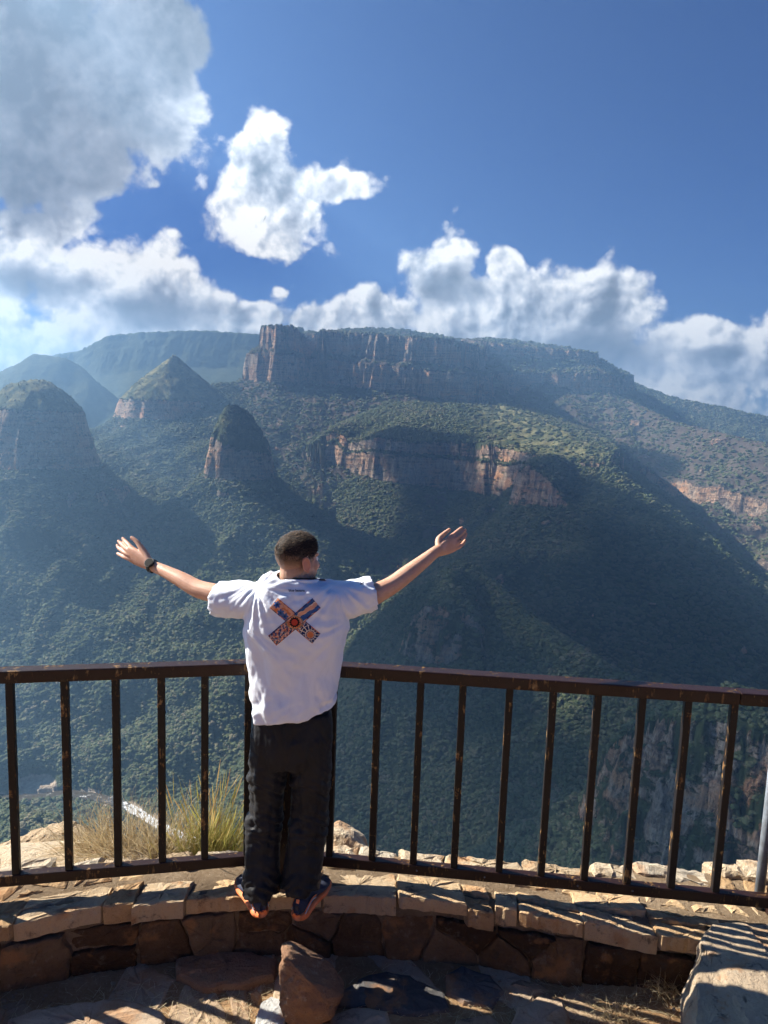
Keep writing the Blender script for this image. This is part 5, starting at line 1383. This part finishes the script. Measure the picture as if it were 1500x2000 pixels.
    P, R = rowpath([(1385, 499, 645, .100, 3.04), (1420, 493, 648, .112, 3.035), (1455, 490, 648, .118, 3.03), (1485, 492, 645, .108, 3.03)]); t.tube(P, R, (1, 0, 0), 36, 24, round_=False, power=2.5)
    for rows in ([(1430, 491, 568, .10, 3.03), (1470, 490, 565, .100, 3.03), (1520, 490, 556, .090, 3.03), (1570, 490, 548, .080, 3.03), (1630, 486, 545, .078, 3.02), (1690, 480, 543, .084, 2.995), (1718, 480, 543, .086, 2.98), (1738, 484, 542, .084, 2.975)],
                 [(1430, 572, 648, .10, 3.03), (1470, 570, 647, .100, 3.03), (1520, 572, 643, .090, 3.03), (1570, 571, 638, .080, 3.03), (1630, 564, 634, .078, 3.02), (1690, 556, 627, .084, 2.995), (1714, 555, 624, .086, 2.98), (1730, 557, 622, .084, 2.975)]):
        P, R = rowpath(rows); t.tube(P, R, (1, 0, 0), 26, 44, round_=False, power=2.2)
    tm = t.fuse('trousers', .0065, 5, .5)
    co, no = verts_of(tm); X, Z = co[:, 0], co[:, 2]
    legx = np.where(X < J(560, 1550, 3.03)[0], J(517, 1560, 3.03)[0], J(604, 1560, 3.03)[0]); u = (X - legx)
    zk, za, zb = J(0, 1590, 3.03)[2], J(0, 1715, 2.98)[2], J(0, 1470, 3.03)[2]
    fold = fbm(u / .10 + 3, (Z + 1.6 * u * u * 6 + .25 * u) / .040, 4, .5, 23, ridged=True)
    w = .25 + .9 * np.exp(-((Z - zk - .02) / .085) ** 2) + 1.3 * np.exp(-((Z - za) / .07) ** 2) + .75 * np.exp(-((Z - zb + .06) / .06) ** 2)
    d = .030 * w * fold + .012 * fbm(u / .035, Z / .25, 3, .5, 27) + .002 * fbm(u / .03, Z / .03, 3, .5, 29)
    set_verts(tm, co + no * d[:, None])
    bm = bmesh.new(); bm.from_mesh(tm); bmesh.ops.smooth_vert(bm, verts=bm.verts, factor=.4, use_axis_x=True, use_axis_y=True, use_axis_z=True); bm.to_mesh(tm); bm.free()
    tr = person_part('trousers', tm, cloth_material('black_cloth', (.010, .010, .011), (.015, .015, .017), 1200, .55), per)
    # ---------------- running shoes
    mo, nt, bb = material('orange_foam', .7, .3); nt.put(bb.inputs['Base Color'], nt.mix(nt.range(nt.noise(nt.new('ShaderNodeTexCoord').outputs['Object'], 30, 4, .6), .3, .7), (.72, .17, .05), (.82, .27, .11)))
    mn, nt, bb = material('navy_mesh', .75, .3); pp = nt.new('ShaderNodeTexCoord').outputs['Object']
    nt.put(bb.inputs['Base Color'], nt.mix(nt.range(nt.voro(pp, 420), .2, .5), (.012, .016, .035), (.035, .042, .070))); nt.put(bb.inputs['Normal'], nt.bump(nt.voro(pp, 420), .3, .002))
    mg, nt, bb = material('pale_trim', .5, .4); nt.put(bb.inputs['Base Color'], (.45, .47, .52))
    for hx, tx in (((513, 1792), (466, 1704)), ((579, 1798), (640, 1708))):
        h = np.array(at_z(*hx, WALL_Z + .012)); tip = np.array(at_z(*tx, WALL_Z + .03)); f = tip - h; f[2] = 0; f /= np.linalg.norm(f); LN = .295; sd = np.array([f[1], -f[0], 0]); up = np.array([0, 0, 1.])
        ts = np.linspace(0, 1, 22)
        half = np.interp(ts, [0, .04, .12, .3, .5, .7, .85, .95, 1], [.018, .031, .038, .036, .038, .048, .046, .034, .012])
        cxo = np.interp(ts, [0, .3, .6, 1], [0, 0, 0, .004])
        zs0 = np.interp(ts, [0, .08, .7, 1], [.010, .002, .002, .022]); zs1 = np.interp(ts, [0, .1, .5, .8, 1], [.046, .043, .036, .032, .040])
        zu = np.interp(ts, [0, .05, .15, .30, .45, .65, .85, 1], [.085, .108, .102, .098, .092, .066, .052, .040])
        def shell(z0, z1, grow, topw):
            V = []; F = []; S = 20
            for i, t_ in enumerate(ts):
                for k in range(S):
                    an = 2 * math.pi * k / S; c, s = math.cos(an), math.sin(an); c = math.copysign(abs(c) ** .8, c); s = math.copysign(abs(s) ** .8, s)
                    zz = (z0[i] + z1[i]) / 2 + (z1[i] - z0[i]) / 2 * s; kk = 1 - (1 - topw) * max(0, s)
                    V.append(h + f * (t_ * LN) + sd * ((half[i] + grow) * c * kk + cxo[i]) + up * (zz - .012))
            for i in range(len(ts) - 1):
                for k in range(S): F.append((i * S + k, i * S + (k + 1) % S, (i + 1) * S + (k + 1) % S, (i + 1) * S + k))
            F.append(tuple(range(S))); F.append(tuple((len(ts) - 1) * S + k for k in range(S))[::-1])
            me = bpy.data.meshes.new('p'); me.from_pydata([tuple(v) for v in V], [], F); me.polygons.foreach_set('use_smooth', np.ones(len(F), bool)); return me
        um = shell(zs1 * .8, zu, -.003, .62); um.name = 'shoe'; sh = person_part('shoe', um, mn, per)
        so = shell(zs0, zs1, .003, .97); so.name = 'sole'; person_part('sole', so, mo, sh)
        tb = Body(); tb.tube([h + f * .006 + up * .035, h + f * .004 + up * .060, h + f * .010 + up * .092], [(.010, .004), (.009, .004), (.008, .003)], sd, 10); q = bpy.data.meshes.new('heel_tab'); q.from_pydata(tb.V, [], tb.F); person_part('heel_tab', q, mo, sh)
        for s in (-1, 1):
            for z_, dz in ((.030, .030), (.044, .024)):
                tb = Body(); tb.tube([h + f * .02 + sd * s * .034 + up * z_, h + f * .07 + sd * s * .0395 + up * (z_ + dz), h + f * .12 + sd * s * .036 + up * (z_ + dz * .4)], [(.0035, .002)] * 3, up, 8); q = bpy.data.meshes.new('trim'); q.from_pydata(tb.V, [], tb.F); person_part('trim', q, mg if z_ < .04 else mo, sh)
    # ---------------- watch on the left wrist, ring on the right hand
    a, c = J(303, 1108, 3.255), J(294, 1103, 3.27); ax = (c - a) / np.linalg.norm(c - a); wc = J(297.5, 1105.5, 3.262)
    mw, nt, bb = material('black_rubber', .45, .4); nt.put(bb.inputs['Base Color'], (.010, .010, .011))
    mf, nt, bb = material('watch_glass', .6, .08); nt.put(bb.inputs['Base Color'], (.006, .006, .008))
    e1 = np.array([0, 0, 1.]) - ax * ax[2]; e1 /= np.linalg.norm(e1); e2 = np.cross(ax, e1)
    tb = Body(); rp = [wc + e1 * .0315 * math.cos(q) + e2 * .0275 * math.sin(q) for q in np.linspace(0, 2 * math.pi, 25)]
    tb.tube(rp, [(.0120, .0026)] * 25, ax, 10, 60, round_=False); q = bpy.data.meshes.new('watch'); q.from_pydata(tb.V, [], tb.F); q.polygons.foreach_set('use_smooth', np.ones(len(q.polygons), bool)); wo = person_part('watch', q, mw, per)
    face_dir = np.array([0, 0, CAM_H]) - wc; face_dir -= ax * (face_dir @ ax); face_dir /= np.linalg.norm(face_dir); face_dir = face_dir * .93 + e1 * .25; face_dir /= np.linalg.norm(face_dir)
    pc = wc + face_dir * .026
    for nm, r0, d0, d1, mt in (('watch_case', .0240, .0, .010, mw), ('watch_face', .0205, .010, .0112, mf)):
        tb = Body(); tb.tube([pc + face_dir * d0, pc + face_dir * d1], [r0, r0 * .95], ax, 28, 4, round_=False); q = bpy.data.meshes.new(nm); q.from_pydata(tb.V, [], tb.F); person_part(nm, q, mt, wo)
    mg2, nt, bb = material('gold', .25, .5); nt.put(bb.inputs['Base Color'], (.75, .48, .14)); bb.inputs['Metallic'].default_value = 1
    p0, p1 = J(893.5, 1060.5, 3.327), J(902.5, 1052.5, 3.357); ax = (p1 - p0) / np.linalg.norm(p1 - p0); rc = p0 + (p1 - p0) * .45
    e1 = np.cross(ax, (0, 1, 0)); e1 /= np.linalg.norm(e1); e2 = np.cross(ax, e1)
    tb = Body(); tb.tube([rc + (e1 * math.cos(q) + e2 * math.sin(q)) * .0112 for q in np.linspace(0, 2 * math.pi, 21)], [(.0022, .0012)] * 21, ax, 8, 40, round_=False); q = bpy.data.meshes.new('ring'); q.from_pydata(tb.V, [], tb.F); person_part('ring', q, mg2, per)
build_person()
print('person', time.time() - T0)

# ================================================================== small things: grass, straw, birds
def blade_material(name, stops):
    m, nt, b = material(name, .7, .2); nt.put(b.inputs['Base Color'], nt.ramp(nt.attr('shade'), stops))
    tl = nt.new('ShaderNodeBsdfTranslucent'); nt.put(tl.inputs[0], nt.ramp(nt.attr('shade'), stops)); ms = nt.new('ShaderNodeMixShader'); ms.inputs[0].default_value = .35
    nt.l.new(b.outputs[0], ms.inputs[1]); nt.l.new(tl.outputs[0], ms.inputs[2]); nt.l.new(ms.outputs[0], [n for n in nt.n if n.type == 'OUTPUT_MATERIAL'][0].inputs[0]); return m
M_STRAW = blade_material('straw', [(0, (.28, .20, .10)), (.5, (.48, .38, .22)), (1, (.62, .53, .36))])
M_GREENGRASS = blade_material('green_gold_grass', [(0, (.13, .16, .035)), (.45, (.30, .28, .07)), (.75, (.46, .36, .13)), (1, (.52, .33, .13))])
def blades(spec, seed):
    """spec: (count, base centre, spread x, y, length range, lean vector, droop range, width, seed head?)"""
    r = np.random.default_rng(seed); V = []; F = []; S = []
    for (n, c, sx, sy, l0, l1, lean, d0, d1, w, head) in spec:
        for _ in range(n):
            p = np.array(c) + np.array([r.normal(0, sx), r.normal(0, sy), 0]); L = r.uniform(l0, l1); an = r.uniform(0, 2 * math.pi); out = np.array([math.cos(an), math.sin(an), 0]) * r.uniform(.15, .75)
            d = np.array([0, 0, 1.]) + np.array(lean) * r.uniform(.4, 1.3) + out; d /= np.linalg.norm(d); dr = r.uniform(d0, d1); sh = np.clip(r.normal(.5, .22), 0, 1)
            side = np.cross(d, r.normal(0, 1, 3)); side /= np.linalg.norm(side); b0 = len(V); K = 7
            q = p.copy()
            for k in range(K):
                t = k / (K - 1); ww = w * (1 - t) ** .6 * (.7 + .3 * r.random()) + .0002
                if head and t > .70: ww = w * 2.6 * (1 - abs(t - .85) / .17) + .0006
                V.append(q - side * ww); V.append(q + side * ww); S += [np.clip(sh + (.35 * t if head else .15 * t) - .1, 0, 1)] * 2
                d = d + np.array([0, 0, -dr]) * (.25 + t) ; d /= np.linalg.norm(d); q = q + d * L / (K - 1)
            F += [(b0 + 2 * k, b0 + 2 * k + 1, b0 + 2 * k + 3, b0 + 2 * k + 2) for k in range(K - 1)]
    return np.array(V), F, np.array(S)
def tuft(name, spec, mat, seed, label=None, kind=None, cat=None):
    V, F, S = blades(spec, seed); c = V.mean(0); c[2] = V[:, 2].min()
    me = bpy.data.meshes.new(name); me.from_pydata([tuple(v) for v in V - c], [], F); set_attr(me, 'shade', S); me.materials.append(mat)
    o = bpy.data.objects.new(name, me); o.location = c; link(o); tag(o, label, cat, kind=kind); return o
def build_grass():
    a = at_y(235, 1705, 3.50); tuft('grass_tuft', [(1000, a, .10, .06, .24, .46, (-.40, -.1, 0), .10, .34, .0020, False)], M_STRAW, 1, 'dry straw coloured grass tuft drooping over the ledge behind the left railing', None, 'grass tuft')
    a = at_y(318, 1700, 3.52); tuft('grass_tuft', [(520, a, .055, .05, .22, .42, (.10, -.1, 0), .08, .30, .0017, False)], M_STRAW, 2, 'smaller wiry dry grass tuft between the drooping tuft and the golden green one', None, 'grass tuft')
    a = at_y(405, 1694, 3.54); tuft('grass_tuft', [(800, a, .085, .05, .18, .40, (.22, 0, 0), .02, .12, .0022, False), (70, a, .08, .05, .38, .56, (.20, 0, 0), .0, .05, .0013, True)], M_GREENGRASS, 3, 'golden green upright grass tuft with tall seed heads beside the trousers', None, 'grass tuft')
    a = at_y(882, 1700, 3.46); tuft('grass_tuft', [(5, a, .03, .01, .05, .16, (0, 0, 0), .0, .05, .0008, False)], M_STRAW, 4, 'few thin dry stalks on the wall edge behind the right railing', None, 'grass tuft')
    a = at_z(1300, 1935, .06); tuft('grass_tuft', [(170, a, .045, .03, .05, .13, (-.5, -.3, 0), .1, .5, .0009, False)], M_STRAW, 5, 'flattened dry grass clump in the corner by the big stone block', None, 'grass tuft')
    a = at_z(1205, 1990, .02); tuft('grass_tuft', [(130, a, .05, .03, .04, .11, (-.3, -.3, 0), .2, .6, .0009, False)], M_STRAW, 6, 'flattened dry grass clump on the soil left of the big stone block', None, 'grass tuft')
    # loose straw and pebbles on the soil
    r = np.random.default_rng(8); V = []; F = []; S = []
    for i in range(1500):
        px, py = (r.uniform(-50, 1350), r.uniform(1880, 2040)) if r.random() < .55 else (r.normal(1130, 130), r.normal(1975, 30)) if r.random() < .5 else (r.normal(420, 110), r.normal(1960, 30))
        p = at_z(px, py, .012); 
        if p[1] > wall_y(p[0]) - .03: continue
        z = float(ground_z(np.array([p[0]]), np.array([p[1]]))[0]) + .006 + r.uniform(0, .006); an = r.uniform(0, 6.28); L = r.uniform(.012, .075); d = np.array([math.cos(an), math.sin(an), r.uniform(-.03, .10)]) * L
        s = np.array([-math.sin(an), math.cos(an), 0]) * r.uniform(.0005, .0011); q = np.array([p[0], p[1], z]); bend = np.array([r.normal(0, .12), r.normal(0, .12), .04]) * L
        b0 = len(V)
        for t, b in ((0, 0), (.5, 1), (1, 0)): V += [q + d * t + bend * b - s, q + d * t + bend * b + s]
        S += [r.uniform(.2, 1)] * 6; F += [(b0, b0 + 1, b0 + 3, b0 + 2), (b0 + 2, b0 + 3, b0 + 5, b0 + 4)]
    me = bpy.data.meshes.new('straw'); me.from_pydata([tuple(v) for v in V], [], F); set_attr(me, 'shade', np.array(S)); me.materials.append(M_STRAW)
    tag(link(bpy.data.objects.new('straw', me)), 'loose dry straw scattered over the soil', kind='stuff')
    bm = bmesh.new()
    for i in range(420):
        p = at_z(r.uniform(-60, 1380), r.uniform(1872, 2040), 0)
        if p[1] > wall_y(p[0]) - .02: continue
        z = float(ground_z(np.array([p[0]]), np.array([p[1]]))[0]); q = bmesh.ops.create_icosphere(bm, subdivisions=1, radius=r.choice([.004, .006, .009, .014], p=[.5, .3, .15, .05]))['verts']; sc = r.uniform(.6, 1.3, 3) * np.array([1, 1, .7])
        for v in q: v.co = Vector(np.array(v.co) * sc * r.uniform(.8, 1.2) + np.array([p[0], p[1], z + .003]))
    me = bpy.data.meshes.new('pebbles'); bm.to_mesh(me); bm.free(); me.materials.append(M_FLAG); tag(link(bpy.data.objects.new('pebbles', me)), 'small pebbles lying on the soil', kind='stuff')
build_grass()
def build_birds():
    m, nt, b = material('bird_dark', .8, .2); nt.put(b.inputs['Base Color'], (.03, .028, .03))
    V = [(0, -.16, 0), (.035, -.02, .02), (0, .17, .01), (-.035, -.02, .02), (0, -.02, -.04), (.20, -.02, .11), (.46, .05, .05), (.19, .09, .10), (-.20, -.02, .11), (-.46, .05, .05), (-.19, .09, .10), (.05, .24, .01), (-.05, .24, .01)]
    F = [(0, 1, 4), (0, 4, 3), (1, 2, 4), (2, 3, 4), (0, 3, 1), (1, 3, 2), (1, 5, 7, 2), (5, 6, 7), (3, 2, 10, 8), (8, 10, 9), (2, 11, 12)]
    me = bpy.data.meshes.new('bird'); me.from_pydata(V, [], F); me.materials.append(m)
    for i, (px, py) in enumerate(((519.2, 422.3), (518.3, 424.4), (517.2, 426.9), (516.2, 429.4), (515, 431.6))):
        o = link(bpy.data.objects.new('bird', me)); o.location = at_y(px, py, 300 + i); o.rotation_euler = (0, .25, 1.2 + .2 * i)
        tag(o, ('topmost', 'second from top', 'middle', 'second from bottom', 'lowest')[i] + ' tiny dark bird of the slanting line of five before the small cloud', 'bird', 'five birds flying in a line')
    o = link(bpy.data.objects.new('bird', me)); o.location = at_y(675.5, 530, 320); o.rotation_euler = (.1, .2, .3); tag(o, 'lone tiny dark bird in the blue sky above the mesa', 'bird')
build_birds()
print('done', time.time() - T0)
